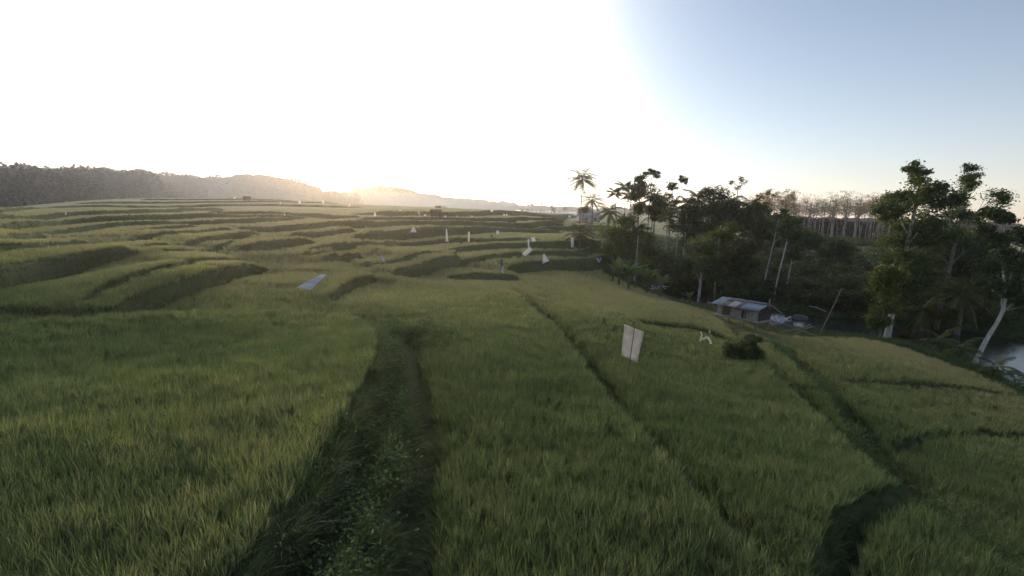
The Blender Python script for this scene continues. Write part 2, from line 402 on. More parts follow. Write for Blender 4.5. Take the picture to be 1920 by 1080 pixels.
def step_curve(pix, th=None, A=None, L=7.0, rw=None, taper=0.07, taper0=None, ditch=0.0, weeds=0.0, wob=0.18, gap=0.42):
    """a terrace edge: high ground on the left of travel. th = height in photo px"""
    global delta, riser, nogrow, weedy
    W3 = np.array([unproj(*p) for p in pix]); P = catmull(W3[:, :2], 7)
    D = W3 @ fwd - EZ*fwd[2]
    if A is None:
        th = np.broadcast_to(np.asarray(th, float), (len(pix),)); Aarr = 1.12*th*D/F
    else: Aarr = np.broadcast_to(np.asarray(A, float), (len(pix),))
    Dm = float(np.mean(D))
    wn_ = np.cumsum(rng.normal(size=len(P))); wn_ -= np.linspace(wn_[0], wn_[-1], len(P))
    nr = np.stack([-np.gradient(P[:, 1]), np.gradient(P[:, 0])], 1); nr /= np.linalg.norm(nr, axis=1)[:, None]+1e-9
    P = P + nr*(wn_/ (np.abs(wn_).max()+1e-9)*wob*min(1, Dm/60))[:, None]
    ext = 30.0 if A is None else L*3.2
    x0, y0 = P.min(0)-ext; x1, y1 = P.max(0)+ext
    mk = (X > x0) & (X < x1) & (Y > y0) & (Y < y1)
    xs = X[mk]; ys = Y[mk]
    sd, pr, Lt = curve_field(P, xs, ys)
    if A is None:
        q_ = P[len(P)//2]; n_q = nr[len(P)//2]; g_ = float(sample(Zbase, np.array([q_[0]+4*n_q[0]]), np.array([q_[1]+4*n_q[1]]))[0]-sample(Zbase, np.array([q_[0]-4*n_q[0]]), np.array([q_[1]-4*n_q[1]]))[0])/8
        L = float(np.clip(np.mean(Aarr)/(2*max(g_, .012)), 2.5, 22))
    seg = np.linalg.norm(np.diff(W3[:, :2], axis=0), axis=1); cu = np.concatenate([[0], np.cumsum(seg)]); cu /= cu[-1]
    a = np.interp(pr, cu, Aarr)
    t0 = taper if taper0 is None else taper0
    w = (sstep(0, t0, pr) if t0 > 0 else 1.0)*(sstep(0, taper, 1-pr) if taper > 0 else 1.0)
    if rw is None: r_ = np.clip(np.maximum(a*0.15, .0042*Dm), 0.10, .8)
    else: r_ = rw
    jag = 1.0
    h = a*w*0.5*np.tanh(np.clip(sd/r_, -1, 1)*2.2)/.975*np.exp(-np.maximum(np.abs(sd)-r_, 0)/L)
    if ditch: h -= ditch*w*np.exp(-((sd + r_+gap*.7)/gap)**2)
    delta[mk] += h
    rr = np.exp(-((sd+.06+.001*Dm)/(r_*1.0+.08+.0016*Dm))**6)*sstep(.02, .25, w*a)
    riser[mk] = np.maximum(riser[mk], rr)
    if ditch: nogrow[mk] = np.maximum(nogrow[mk], np.exp(-((sd + r_+gap*.7)/gap)**4)*w)
    if weeds: weedy[mk] = np.maximum(weedy[mk], np.exp(-(sd/weeds)**4)*w)
    return P
S = step_curve
# left terraces
S([(-60,530),(0,518),(60,507),(120,497),(200,481),(262,474)], [48,45,38,36,28,14], L=6, taper0=0)
S([(-60,477),(0,470),(100,460),(172,449)], 12, L=6, taper0=0)
S([(-60,452),(0,446),(85,436)], 13, L=6, taper0=0)
S([(70,434),(200,423),(300,417),(433,412),(560,407)], 8, L=8)
S([(200,435),(290,428),(370,420)], 5, L=6)
S([(233,451),(333,441),(383,433),(436,427)], 7, L=6)
S([(258,468),(333,458),(400,450),(450,444),(486,437)], [8,8,12,11,7], L=6)
S([(440,469),(470,463),(520,456),(560,452),(598,447)], [14,22,18,16,12], L=6, taper=0.15)
S([(137,568),(180,545),(233,523),(333,500),(400,490),(470,479)], 8, L=4)
S([(165,585),(207,574),(267,548),(333,526),(417,507),(470,498),(508,494)], [20,34,34,30,27,24,16], L=5, taper=0.08)
S([(565,482),(580,474),(610,465),(655,456)], 9, L=5)
S([(600,488),(625,482),(655,478),(684,480)], [12,18,26,26], L=4, taper=0.15)
S([(620,558),(628,545),(640,533),(665,522),(705,511)], [10,15,18,18,14], L=4, taper=0.12)
S([(673,497),(767,484),(830,477),(865,470)], 6, L=6)
S([(733,509),(762,502),(804,497),(840,491),(868,486)], [12,20,22,22,14], L=4.5)
S([(850,491),(908,485),(940,481),(981,477),(1050,475),(1100,474),(1160,472)], [7,8,8,8,9,9,9], L=5, taper=0.06)
S([(836,512),(870,511),(908,511),(950,514),(978,516)], [8,12,14,14,9], L=4)
S([(950,507),(965,500),(991,496),(1033,492),(1100,488),(1150,486),(1180,487)], [14,18,19,19,20,20,20], L=5, taper=0.06)
S([(826,471),(850,467),(887,464),(929,462),(1002,461),(1100,462),(1160,464)], [7,10,12,12,12,12,10], L=6, taper=0.06)
S([(560,463),(640,458),(700,456),(762,452),(825,450),(942,450),(1010,452)], 9, L=7)
S([(640,450),(680,447),(720,441),(762,435),(825,430),(950,429),(1060,431)], [8,17,20,18,15,12,9], L=9)
S([(540,436),(600,438),(670,437)], 10, L=7)
S([(600,427),(700,421),(800,418),(887,417),(1060,420)], 9, L=11)
S([(650,412),(700,411),(900,411),(1060,413)], 6, L=16)
S([(640,402),(760,401),(900,401),(1080,405)], 7, L=30)
S([(380,399),(560,402),(680,406)], 7, L=14)
S([(440,426),(540,424),(633,421),(690,424)], 10, L=9)
S([(-60,431),(0,424),(133,414),(233,408),(340,405),(477,403),(580,403)], 9, L=9, taper0=0)
S([(-60,419),(0,412),(133,403),(240,398),(420,392)], 7, L=9, taper0=0)
S([(-60,404),(0,399),(100,390),(233,387),(480,384),(700,389)], 4, L=14, taper0=0)
S([(300,478),(380,466),(450,455)], 6, L=4)
S([(1000,423),(1080,424),(1160,428)], 7, L=12)
S([(120,384),(300,380),(480,378),(640,382)], 3)
S([(250,375),(420,374),(560,376)], 2)
# far right terraces behind the trees
S([(1380,470),(1480,474),(1600,480),(1700,488)], 9, L=6)
S([(1380,458),(1480,461),(1600,468),(1700,474)], 9, L=7)
S([(1400,449),(1500,452),(1600,457),(1700,462)], 6, L=8)
# foreground
GL = S([(430,1200),(522,1079),(575,1000),(640,865),(688,765),(712,700),(712,650),(690,615),(655,592),(600,582),(500,580),(400,584),(200,592),(0,603),(-100,610)],
  A=[.8,.8,.8,.8,.8,.75,.7,.6,.55,.5,.5,.5,.6,.6,.6], L=3.2, rw=0.25, taper=0, taper0=0, ditch=0.2, wob=.2, gap=.3)
GR = S([(660,1200),(695,1079),(738,900),(762,800),(758,720),(748,660),(742,628),(760,605)], A=[.8,.8,.8,.8,.85,.9,.9,.6], L=2.2, rw=0.30, taper=0.08, taper0=0, ditch=0.3, wob=.15, gap=.34)
S([(1560,1200),(1440,1079),(1350,995),(1270,900),(1200,820),(1150,760),(1105,690),(1060,635),(1020,590),(960,540)], A=[.75,.75,.75,.75,.7,.65,.6,.5,.45,.35], L=5, rw=0.22, taper0=0, taper=.15, ditch=0.35, wob=.12, gap=.40)
S([(2100,1200),(1900,1079),(1700,935),(1650,885),(1560,810),(1500,755),(1440,695),(1395,650),(1350,600)], A=[.6,.6,.6,.6,.6,.55,.5,.5,.4], L=5, rw=0.25, taper0=0, taper=.1, ditch=0.2, weeds=0.0, wob=.15, gap=.34)
S([(2100,1130),(1950,1060),(1790,945),(1700,880),(1640,830),(1560,740),(1500,680),(1440,630)], A=[.6,.6,.6,.6,.6,.5,.4,.4], L=5, rw=0.25, taper0=0, taper=.15, ditch=0.3, weeds=0.45, wob=.2, gap=.45)
S([(1560,1200),(1545,1079),(1580,985),(1640,948),(1700,935)], A=.2, L=1.2, rw=.2, taper0=0, ditch=.22, gap=.17)
S([(1560,698),(1640,705),(1750,715),(1919,737)], A=.16, L=3, rw=.12)
S([(1660,812),(1760,800),(1850,798),(1960,806)], A=.16, L=3, rw=.12)
S([(1180,600),(1260,612),(1320,622),(1380,650)], A=.2, L=3, rw=.3)
Z = Zbase + delta
# river bed
WZ = EZ - 9.3
riv = np.array([unproj(*p) for p in [(1150,520),(1190,534),(1235,545),(1330,572),(1450,598),(1600,624),(1750,655),(1890,700)]])[:, :2]
def at_E(px, py, E):
    d = ray(px, py); t = E/(-d[2]); return np.array([0, 0, EZ]) + d*t
riv = np.array([at_E(px, py, 9.3)[:2] for px, py in [(1120,505),(1180,528),(1225,540),(1330,566),(1450,592),(1560,610),(1680,618),(1790,634),(1900,662),(2020,712),(2300,820)]])
RP = catmull(riv, 8)
mk = (X > RP[:, 0].min()-25) & (X < RP[:, 0].max()+25) & (Y > RP[:, 1].min()-25) & (Y < RP[:, 1].max()+25)
sd, pr, Lt = curve_field(RP, X[mk], Y[mk])
hw = np.interp(pr, [0, .3, .5, .7, 1], [1.6, 1.8, 2.2, 3.4, 4.0])
k = sstep(hw, hw+1.8, np.abs(sd))
Z[mk] = np.where(k < 1, (WZ-0.7)*(1-k) + Z[mk]*k, Z[mk])
riverside = np.zeros_like(Z); riverside[mk] = 1-sstep(hw+.6, hw+1.8, np.abs(sd))
# the field's edge along the river: everything beyond it grows wild, not rice
FE = catmull(np.array([unproj(*p)[:2] for p in [(1150,470),(1130,492),(1150,515),(1200,540),(1290,570),(1340,585),(1400,603),(1430,615),(1500,628),(1640,640),(1780,677),(1850,705),(1925,742),(2050,820),(2300,1000)]]), 6)
mk = (X > 0) & (Y > -20) & (Y < 400)
sdw, prw, _ = curve_field(FE, X[mk], Y[mk])
wild = np.zeros_like(Z); wild[mk] = sstep(-0.25, 0.35, sdw)
wild[mk] = np.where(Y[mk] > 130, 0, wild[mk])
# soil lies below the crop's canopy
RR = np.hypot(X, Y)
lump = np.sin(X*1.7+np.sin(Y*1.3)*2)*np.sin(Y*1.9+np.sin(X*.9)*2)*0.05 + np.sin(X*.45+2)*np.sin(Y*.37)*.12
Z = Z - 0.31*(1-.72*sstep(22, 80, RR))*(1-sstep(85, 130, RR)) + lump*(1-sstep(60, 200, RR))
micro = rng.normal(size=Z.shape)*np.minimum(0.02*1, 1)
Z = Z + micro*np.clip(RR/30, .3, 2.5)*(0.5+.3*riser)*(1-sstep(150, 400, RR))
Zg = Z
def gz(x, y): return float(sample(Zg, np.array([x]), np.array([y]))[0])
V = np.stack([X, Y, Z], -1).reshape(-1, 3)
i = np.arange(NT-1)[:, None]*NR; j = np.arange(NR-1)[None]
Q = np.stack([i+j, i+NR+j, i+NR+j+1, i+j+1], -1).reshape(-1, 4)
cap0 = len(V)
V = np.vstack([V, [[0, 0, Z[:, 0].mean()]]])
capQ = [[a*NR, (a+1)*NR, (a+2)*NR if a+2 < NT else (a+1)*NR, cap0] for a in range(0, NT-2, 2)]
V[:, 2] = np.maximum(V[:, 2], -1.0)
gm = qmesh('ground', V, np.vstack([Q, np.array(capQ)]), True)
for nm, G in (('riser', riser), ('wild', wild), ('weedy', np.maximum(weedy, riverside))):
    a = gm.attributes.new(nm, 'FLOAT', 'POINT'); a.data.foreach_set('value', np.append(G.reshape(-1), 0).astype(np.float32))
mt, nt, out = new_mat('field_ground')
geo = nt.nodes.new('ShaderNodeNewGeometry')
def attr(nt, nm):
    a = nt.nodes.new('ShaderNodeAttribute'); a.attribute_name = nm; return a.outputs['Fac']
nbig = noise(nt, 0.03, geo.outputs['Position'], 3); nmid = noise(nt, 0.35, geo.outputs['Position'], 5); nfin = noise(nt, 4.0, geo.outputs['Position'], 6)
f = math_(nt, 'ADD', math_(nt, 'MULTIPLY', nbig, 0.55), math_(nt, 'ADD', math_(nt, 'MULTIPLY', nmid, 0.25), math_(nt, 'MULTIPLY', nfin, 0.2)))
rice_c = ramp(nt, f, [(0.36, (0.26, 0.27, 0.14)), (0.5, (0.36, 0.335, 0.18)), (0.62, (0.42, 0.36, 0.21))])
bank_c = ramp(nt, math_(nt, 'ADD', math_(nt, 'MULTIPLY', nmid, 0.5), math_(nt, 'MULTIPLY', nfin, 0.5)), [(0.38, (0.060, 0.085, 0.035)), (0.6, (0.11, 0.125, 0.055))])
soil_c = ramp(nt, nfin, [(0.35, (0.022, 0.03, 0.016)), (0.65, (0.045, 0.052, 0.028))])
# under the standing crop the ground is bare wet soil and stems; farther out the crop itself is the surface, with grazing backlight put into its pale colour
ln = nt.nodes.new('ShaderNodeVectorMath'); ln.operation = 'LENGTH'; nt.links.new(geo.outputs['Position'], ln.inputs[0])
far = math_(nt, 'MULTIPLY', math_(nt, 'SUBTRACT', ln.outputs['Value'], 30.0), 0.022, True)
c = mixrgb(nt, far, mixrgb(nt, 0.22, soil_c, rice_c), rice_c)
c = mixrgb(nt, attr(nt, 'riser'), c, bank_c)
c = mixrgb(nt, attr(nt, 'wild'), c, bank_c)
c = mixrgb(nt, attr(nt, 'weedy'), c, soil_c)
p = nt.nodes.new('ShaderNodeBsdfPrincipled'); p.inputs['Roughness'].default_value = 0.9; p.inputs['Specular IOR Level'].default_value = 0.1
nt.links.new(c, p.inputs['Base Color'])
b = nt.nodes.new('ShaderNodeBump'); b.inputs['Strength'].default_value = 0.6; b.inputs['Distance'].default_value = 0.3
nt.links.new(nfin, b.inputs['Height']); nt.links.new(b.outputs[0], p.inputs['Normal'])
nt.links.new(p.outputs[0], out.inputs['Surface'])
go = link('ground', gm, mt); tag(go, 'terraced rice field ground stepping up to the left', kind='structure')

# water ribbon
nrm_ = np.stack([-np.gradient(RP[:, 1]), np.gradient(RP[:, 0])], 1); nrm_ /= np.linalg.norm(nrm_, axis=1)[:, None]
cols = np.linspace(-9.5, 9.5, 20)
V = np.array([[RP[a, 0]+nrm_[a, 0]*c_, RP[a, 1]+nrm_[a, 1]*c_, WZ] for a in range(len(RP)) for c_ in cols])
Q = [[a*20+b_, (a+1)*20+b_, (a+1)*20+b_+1, a*20+b_+1] for a in range(len(RP)-1) for b_ in range(19)]
mt, nt, out = new_mat('river_water')
p = nt.nodes.new('ShaderNodeBsdfPrincipled'); p.inputs['Base Color'].default_value = (0.035, 0.042, 0.032, 1); p.inputs['Roughness'].default_value = 0.12; p.inputs['Specular IOR Level'].default_value = 0.3
geo = nt.nodes.new('ShaderNodeNewGeometry')
nz = noise(nt, 2.2, geo.outputs['Position'], 5)
b = nt.nodes.new('ShaderNodeBump'); b.inputs['Strength'].default_value = 0.3; b.inputs['Distance'].default_value = 0.05
nt.links.new(nz, b.inputs['Height']); nt.links.new(b.outputs[0], p.inputs['Normal']); nt.links.new(p.outputs[0], out.inputs['Surface'])
wo_ = link('river', qmesh('river', V, Q, True), mt); tag(wo_, 'dark slow river running behind the field edge', kind='structure')

# foam patches on the rapids: broken low mounds of white water
mt, nt, out = new_mat('white_water')
p = nt.nodes.new('ShaderNodeBsdfPrincipled'); p.inputs['Roughness'].default_value = 0.5
geo = nt.nodes.new('ShaderNodeNewGeometry')
nt.links.new(ramp(nt, noise(nt, 5, geo.outputs['Position'], 6), [(0.35, (0.30, 0.33, 0.36)), (0.6, (0.75, 0.78, 0.80))]), p.inputs['Base Color'])
nt.links.new(p.outputs[0], out.inputs['Surface'])
M['foam'] = mt
def foam(px, py, w, l, az_):
    c0 = at_E(px, py, 9.3); qb = QB()
    for k in range(70):
        u_, v_ = rng.normal()*.38, rng.normal()*.34
        x = c0[0] + (u_*l)*math.sin(az_) + (v_*w)*math.cos(az_); y = c0[1] + (u_*l)*math.cos(az_) - (v_*w)*math.sin(az_)
        a = rng.uniform(.08, .35); h = rng.uniform(.05, .16); ph = rng.uniform(0, 6.28)
        ring = [[x+math.cos(ph+t)*a*(1.8 if t_ % 2 else 1.3)*math.sin(az_+.3)+math.sin(t)*a*.3, y+math.cos(ph+t)*a*1.5*math.cos(az_)+math.sin(ph+t)*a*.5, WZ-.02] for t_, t in enumerate(np.arange(8)*math.pi/4)]
        top = [[x, y, WZ+h]]
        qb.add(ring+top, [[0, 1, 2, 8], [2, 3, 4, 8], [4, 5, 6, 8], [6, 7, 0, 8]])
    return qb
qb = QB()
for a in [(1222,541,1.5,4,1.0),(1205,537,1.2,3,1.0),(1240,536,1.5,3,1.0),(1448,600,1.6,3.4,.7),(1462,598,1.4,2.5,.7),(1530,588,2.0,1.8,.9),(1558,580,1.6,2.2,1.2),(1885,706,1.2,3.6,2.4),(1915,722,1.2,3.2,2.4),(1902,712,1.0,3,2.4)]:
    f_ = foam(*a); qb.add(np.vstack(f_.V), np.vstack(f_.Q))
fo = link('white_water', qb.mesh('white_water', True), M['foam']); tag(fo, 'white broken water of the rapids in the river', kind='structure')
#@@PART2
# ------------------------------------------------------------------ scatter (uncountable stuff only)
def tuft(name, nb, length, width, spread, curve, mat, seg=3, upright=0.75, tip=0.0):
    qb = QB()
    for k in range(nb):
        a = rng.uniform(0, 6.283); rr = spread*math.sqrt(rng.uniform()); x, y = rr*math.cos(a), rr*math.sin(a)
        a2 = a + rng.normal()*0.7; L = length*rng.uniform(.7, 1.1); lean = (1-upright)*rng.uniform(.4, 1.6); cv = curve*rng.uniform(.4, 1.5)
        pts = []
        for s_ in range(seg+1):
            t = s_/seg; hor = lean*t + cv*t*t; ver = t - 0.35*cv*t*t*t
            pts.append([x+math.cos(a2)*hor*L, y+math.sin(a2)*hor*L, ver*L])
        pts = np.array(pts); ws = width*np.array([.7, 1, .8, .15] if seg == 3 else [1.0, .9, .2][:seg+1])
        wa = a2+math.pi/2+rng.normal()*.5; side = np.array([math.cos(wa), math.sin(wa), 0])
        V = np.stack([pts-side*ws[:, None]*.5, pts+side*ws[:, None]*.5], 1).reshape(-1, 3)
        qb.add(V, [[2*q, 2*q+1, 2*q+3, 2*q+2] for q in range(seg)])
    me = qb.mesh(name); me.materials.append(mat)
    return bpy.data.objects.new(name, me)
def leafy(name, n_, rad, h, size, mat, asp=.6):
    qb = QB(); P = rng.normal(size=(n_, 3))*[rad*.5, rad*.5, h*.3] + [0, 0, h*.45]; P[:, 2] = np.abs(P[:, 2])
    qb.leaves(P, rng.uniform(.6, 1.2, n_)*size, .5, asp)
    me = qb.mesh(name); me.materials.append(mat); return bpy.data.objects.new(name, me)
def proto_col(name, obs):
    c = bpy.data.collections.new(name)
    for k, o in enumerate(obs): o.name = f'{name}_{k:02d}'; c.objects.link(o)
    return c
def scatter(name, P, scale, kind, tint, col, label, cat='crop', tilt=0.12):
    n_ = len(P); me = bpy.data.meshes.new(name); me.vertices.add(n_)
    me.vertices.foreach_set('co', np.asarray(P, np.float32).ravel())
    rot = np.stack([rng.normal(size=n_)*tilt, rng.normal(size=n_)*tilt, rng.uniform(0, 6.283, n_)], -1)
    def A(nm, ty, v):
        a = me.attributes.new(nm, ty, 'POINT'); a.data.foreach_set('vector' if ty == 'FLOAT_VECTOR' else 'value', v)
    A('rot', 'FLOAT_VECTOR', rot.astype(np.float32).ravel()); A('sc', 'FLOAT_VECTOR', np.asarray(scale, np.float32).ravel())
    A('kindex', 'INT', np.asarray(kind, np.int32)); A('tint', 'FLOAT', np.asarray(tint, np.float32))
    ob = link(name, me); tag(ob, label, kind='stuff')
    g = bpy.data.node_groups.new(name, 'GeometryNodeTree')
    g.interface.new_socket('Geometry', in_out='INPUT', socket_type='NodeSocketGeometry')
    g.interface.new_socket('Geometry', in_out='OUTPUT', socket_type='NodeSocketGeometry')
    a = g.nodes; l = g.links
    gi = a.new('NodeGroupInput'); go_ = a.new('NodeGroupOutput')
    ci = a.new('GeometryNodeCollectionInfo'); ci.inputs[0].default_value = col; ci.inputs[1].default_value = True; ci.inputs[2].default_value = True
    ip = a.new('GeometryNodeInstanceOnPoints')
    def na(nm, ty):
        q = a.new('GeometryNodeInputNamedAttribute'); q.data_type = ty; q.inputs[0].default_value = nm; return q.outputs[0]
    l.new(gi.outputs[0], ip.inputs['Points']); l.new(ci.outputs[0], ip.inputs['Instance'])
    ip.inputs['Pick Instance'].default_value = True
    l.new(na('kindex', 'INT'), ip.inputs['Instance Index'])
    er = a.new('FunctionNodeEulerToRotation'); l.new(na('rot', 'FLOAT_VECTOR'), er.inputs[0]); l.new(er.outputs[0], ip.inputs['Rotation'])
    l.new(na('sc', 'FLOAT_VECTOR'), ip.inputs['Scale'])
    l.new(ip.outputs[0], go_.inputs[0])
    md = ob.modifiers.new('scatter', 'NODES'); md.node_group = g
    return ob
def fnoise(x, y, s, seed=0):
    """cheap smooth noise 0..1"""
    r_ = np.random.default_rng(seed); v = 0
    for k in range(7):
        a = r_.uniform(0, 6.283); f_ = s*r_.uniform(.6, 2.4); v = v + np.sin((x*math.cos(a)+y*math.sin(a))*f_ + r_.uniform(0, 6.283) + 1.3*np.sin((x*math.sin(a)-y*math.cos(a))*f_*.7))
    return .5 + v/14*1.6
def polar_pts(r0_, r1_, dens, th0=-58, th1=58):
    area = math.radians(th1-th0)*(r1_**2-r0_**2)/2; n_ = int(area*dens)
    r_ = np.sqrt(rng.uniform(r0_**2, r1_**2, n_)); t = np.radians(rng.uniform(th0, th1, n_))
    return r_*np.sin(t), r_*np.cos(t)
near = [tuft('t', 24, .44, .012, .06, .22, M['rice'], 3, .90) for _ in range(5)]
mid = [tuft('t', 20, .47, .026, .13, .22, M['rice'], 2, .88) for _ in range(4)]
farp = [tuft('t', 16, .62, .07, .28, .26, M['rice'], 2, .88) for _ in range(4)]
RICE = proto_col('rice_tuft', near+mid+farp)
Ps, Sc, Kd, Tn = [], [], [], []
GP, GS, GK, GT = [], [], [], []
for (a, b_, dens, k0, k1, sx, gd) in ((2.2, 24, 24, 0, 5, 1.0, 70), (24, 48, 26, 5, 9, 1.0, 30), (48, 80, 8, 9, 13, .9, 12), (80, 125, 3.5, 9, 13, .9, 4)):
    if a < 24:
        sp = .155
        gx, gy = np.meshgrid(np.arange(-25, 25, sp), np.arange(0, 25, sp)); gx = gx.ravel(); gy = gy.ravel()
        c6, s6 = math.cos(.5), math.sin(.5); wv_ = .25*np.sin(gy*.5)+.2*np.sin(gx*.7); x = gx+wv_*.4; y = gy
        x = x+rng.normal(size=len(x))*.045; y = y+rng.normal(size=len(x))*.045; rr_ = np.hypot(x, y); kp = (rr_ > a) & (rr_ < b_) & (np.abs(np.arctan2(x, y)) < R(58)); x, y = x[kp], y[kp]
    else: x, y = polar_pts(a, b_, dens)
    z = sample(Zg, x, y); rs_ = sample(riser, x, y); ng = sample(nogrow, x, y); wl_ = sample(wild, x, y); wd_ = sample(weedy, x, y); rv = sample(riverside, x, y)
    gap = fnoise(x, y, .9, 5)
    ok = (rs_ < .45) & (ng < .5) & (wl_ < .5) & (wd_ < .5) & (rv < .1) & (rng.uniform(size=len(x)) < .72+.6*gap)
    x, y, z = x[ok], y[ok], z[ok]
    ph = fnoise(x, y, .07, 1)*.55 + fnoise(x, y, .35, 2)*.25 + fnoise(x, y, 2.2, 3)*.2
    # paddies towards the lower right corner and the far left lobe have ripened further; distance terms paint in grazing backlight
    ripe_backlit = .10*sstep(10, 26, x) + .58*sstep(18, 46, y) + .03*sstep(4, 18, -x)*(1-sstep(20, 45, y)) + .10*sstep(45, 80, y)
    Ps.append(np.stack([x, y, z-.03], -1)); hh = (.84+.30*fnoise(x, y, .8, 9))*rng.uniform(.84, 1.14, len(x))
    rq_ = np.hypot(x, y); hh = (hh-.9)*(1-.8*sstep(12, 40, rq_))+.9; hh = hh*(1-.72*sstep(22, 80, rq_))
    Sc.append(np.stack([hh*sx, hh*sx, hh], -1)); Kd.append(rng.integers(k0, k1, len(x))); Tn.append(np.clip(.15+.62*ph+ripe_backlit+rng.normal(size=len(x))*.05, 0, 1))
    x, y = polar_pts(a, b_, gd); z = sample(Zg, x, y); rs_ = sample(riser, x, y); wl_ = sample(wild, x, y); wd_ = sample(weedy, x, y); rv = sample(riverside, x, y)
    ng = sample(nogrow, x, y); ok = ((rs_ > .30) | (wl_ > .4) | (ng > .35)) & (rv < .75) & ((wd_ < .5) | (rng.uniform(size=len(x)) < .3)) & (rng.uniform(size=len(x)) < .75)
    x, y, z = x[ok], y[ok], z[ok]
    GP.append(np.stack([x, y, z-.03], -1)); hh = rng.uniform(.15, .40, len(x))*(.7+.6*fnoise(x, y, .5, 12)); hh = hh*(1+.9*(sample(wild, x, y) > .5))
    hh = hh*(1-.4*sstep(25, 80, np.hypot(x, y))); w_ = hh*1.1*sx; GS.append(np.stack([w_, w_, hh], -1)); GK.append(rng.integers(k0, k1, len(x))); GT.append(np.clip(fnoise(x, y, .2, 4)*.8+rng.normal(size=len(x))*.12, 0, 1))
# rough grass hanging over the two steep edges of the foreground path
for Pc, lo, hi in ((GL, -.65, .12), (GR, -1.0, .15)):
    sg = np.linalg.norm(np.diff(Pc, axis=0), axis=1); cu = np.concatenate([[0], np.cumsum(sg)]); n_ = int(cu[-1]*75); t_ = rng.uniform(0, cu[-1], n_)
    x = np.interp(t_, cu, Pc[:, 0]); y = np.interp(t_, cu, Pc[:, 1]); nx = -np.interp(t_, cu, np.gradient(Pc[:, 1])); ny = np.interp(t_, cu, np.gradient(Pc[:, 0])); nl = np.hypot(nx, ny)+1e-9
    o_ = rng.uniform(lo, hi, n_); x = x+nx/nl*o_; y = y+ny/nl*o_; kp = (np.hypot(x, y) < 24) & (y > 1); x, y = x[kp], y[kp]; z = sample(Zg, x, y)
    GP.append(np.stack([x, y, z-.04], -1)); hh = rng.uniform(.35, .72, len(x)); GS.append(np.stack([hh*1.1, hh*1.1, hh], -1)); GK.append(rng.integers(0, 5, len(x))); GT.append(np.clip(.35+fnoise(x, y, .6, 41)*.5+rng.normal(size=len(x))*.12, 0, 1))
#print('rice', sum(map(len, Ps)), 'grass', sum(map(len, GP)))
scatter('rice_crop', np.vstack(Ps), np.vstack(Sc), np.concatenate(Kd), np.concatenate(Tn), RICE, 'dense green rice crop covering the terraces')
nearb = [tuft('t', 22, .8, .022, .2, .7, M['bank'], 3, .7) for _ in range(5)]
midb = [tuft('t', 18, .8, .05, .28, .6, M['bank'], 2, .7) for _ in range(4)]
farb = [tuft('t', 14, .8, .11, .4, .6, M['bank'], 2, .7) for _ in range(4)]
BANK = proto_col('bank_tuft', nearb+midb+farb)
scatter('bank_grass', np.vstack(GP), np.vstack(GS), np.concatenate(GK), np.concatenate(GT), BANK, 'dark rough grass on the terrace banks and river edge')
# leafy weeds on the bund between the two foreground fields
wv = [leafy('w', 110, .35, .5, .07, M['weed']) for _ in range(4)]
WEED = proto_col('weed_clump', wv)
lf = np.array([unproj(*p)[:2] for p in [(550,1300),(600,1079),(680,900),(722,800),(730,720),(728,660),(724,620),(730,600)]])
lfc = catmull(lf, 14); P = []
for q in lfc:
    D_ = np.hypot(*q); n_ = 8
    hwid = .22 + .38*(1-sstep(8, 20, D_))
    P.append(np.stack([q[0]+rng.normal(size=n_)*hwid*.6, q[1]+rng.normal(size=n_)*.5], -1))
rs2 = np.array([unproj(*p)[:2] for p in [(700,612),(740,608),(790,612),(820,630)]]); rc = catmull(rs2, 8)
for q in rc: P.append(np.stack([q[0]+rng.normal(size=8)*.5, q[1]+rng.normal(size=8)*.8], -1))
mk = weedy > .5
x, y = polar_pts(3, 45, 20); w_ = sample(weedy, x, y); rv = sample(riverside, x, y); ok = (w_ > .5) & (rv < .1) & (fnoise(x, y, 1.1, 31) > .42); P.append(np.stack([x[ok], y[ok]], -1))
P = np.vstack(P); z = sample(Zg, P[:, 0], P[:, 1])
s_ = rng.uniform(.5, 1.25, len(P)); P3 = np.column_stack([P, z])
scatter('weeds', P3, np.stack([s_, s_, s_], -1), rng.integers(0, 4, len(P)), np.clip(fnoise(P[:, 0], P[:, 1], .6, 8)+rng.normal(size=len(P))*.15, 0, 1), WEED, 'leafy weeds along the paths between paddies', tilt=.4)

# ------------------------------------------------------------------ haze
def vol_mat(name, dens, col, aniso=0.55):
    mt, nt, out = new_mat(name)
    v = nt.nodes.new('ShaderNodeVolumePrincipled'); v.inputs['Density'].default_value = dens
    v.inputs['Color'].default_value = (*col, 1); v.inputs['Anisotropy'].default_value = aniso
    nt.links.new(v.outputs[0], out.inputs['Volume']); return mt
HAZE = 0.0003
hb = QB(); hb.box((0, 0, 31.5), (1420, 1420, 34.5))
hz = link('haze', hb.mesh('haze'), vol_mat('haze_air', HAZE, (0.90, 0.92, 0.97), .76)); tag(hz, 'thin morning haze over the fields', kind='stuff')

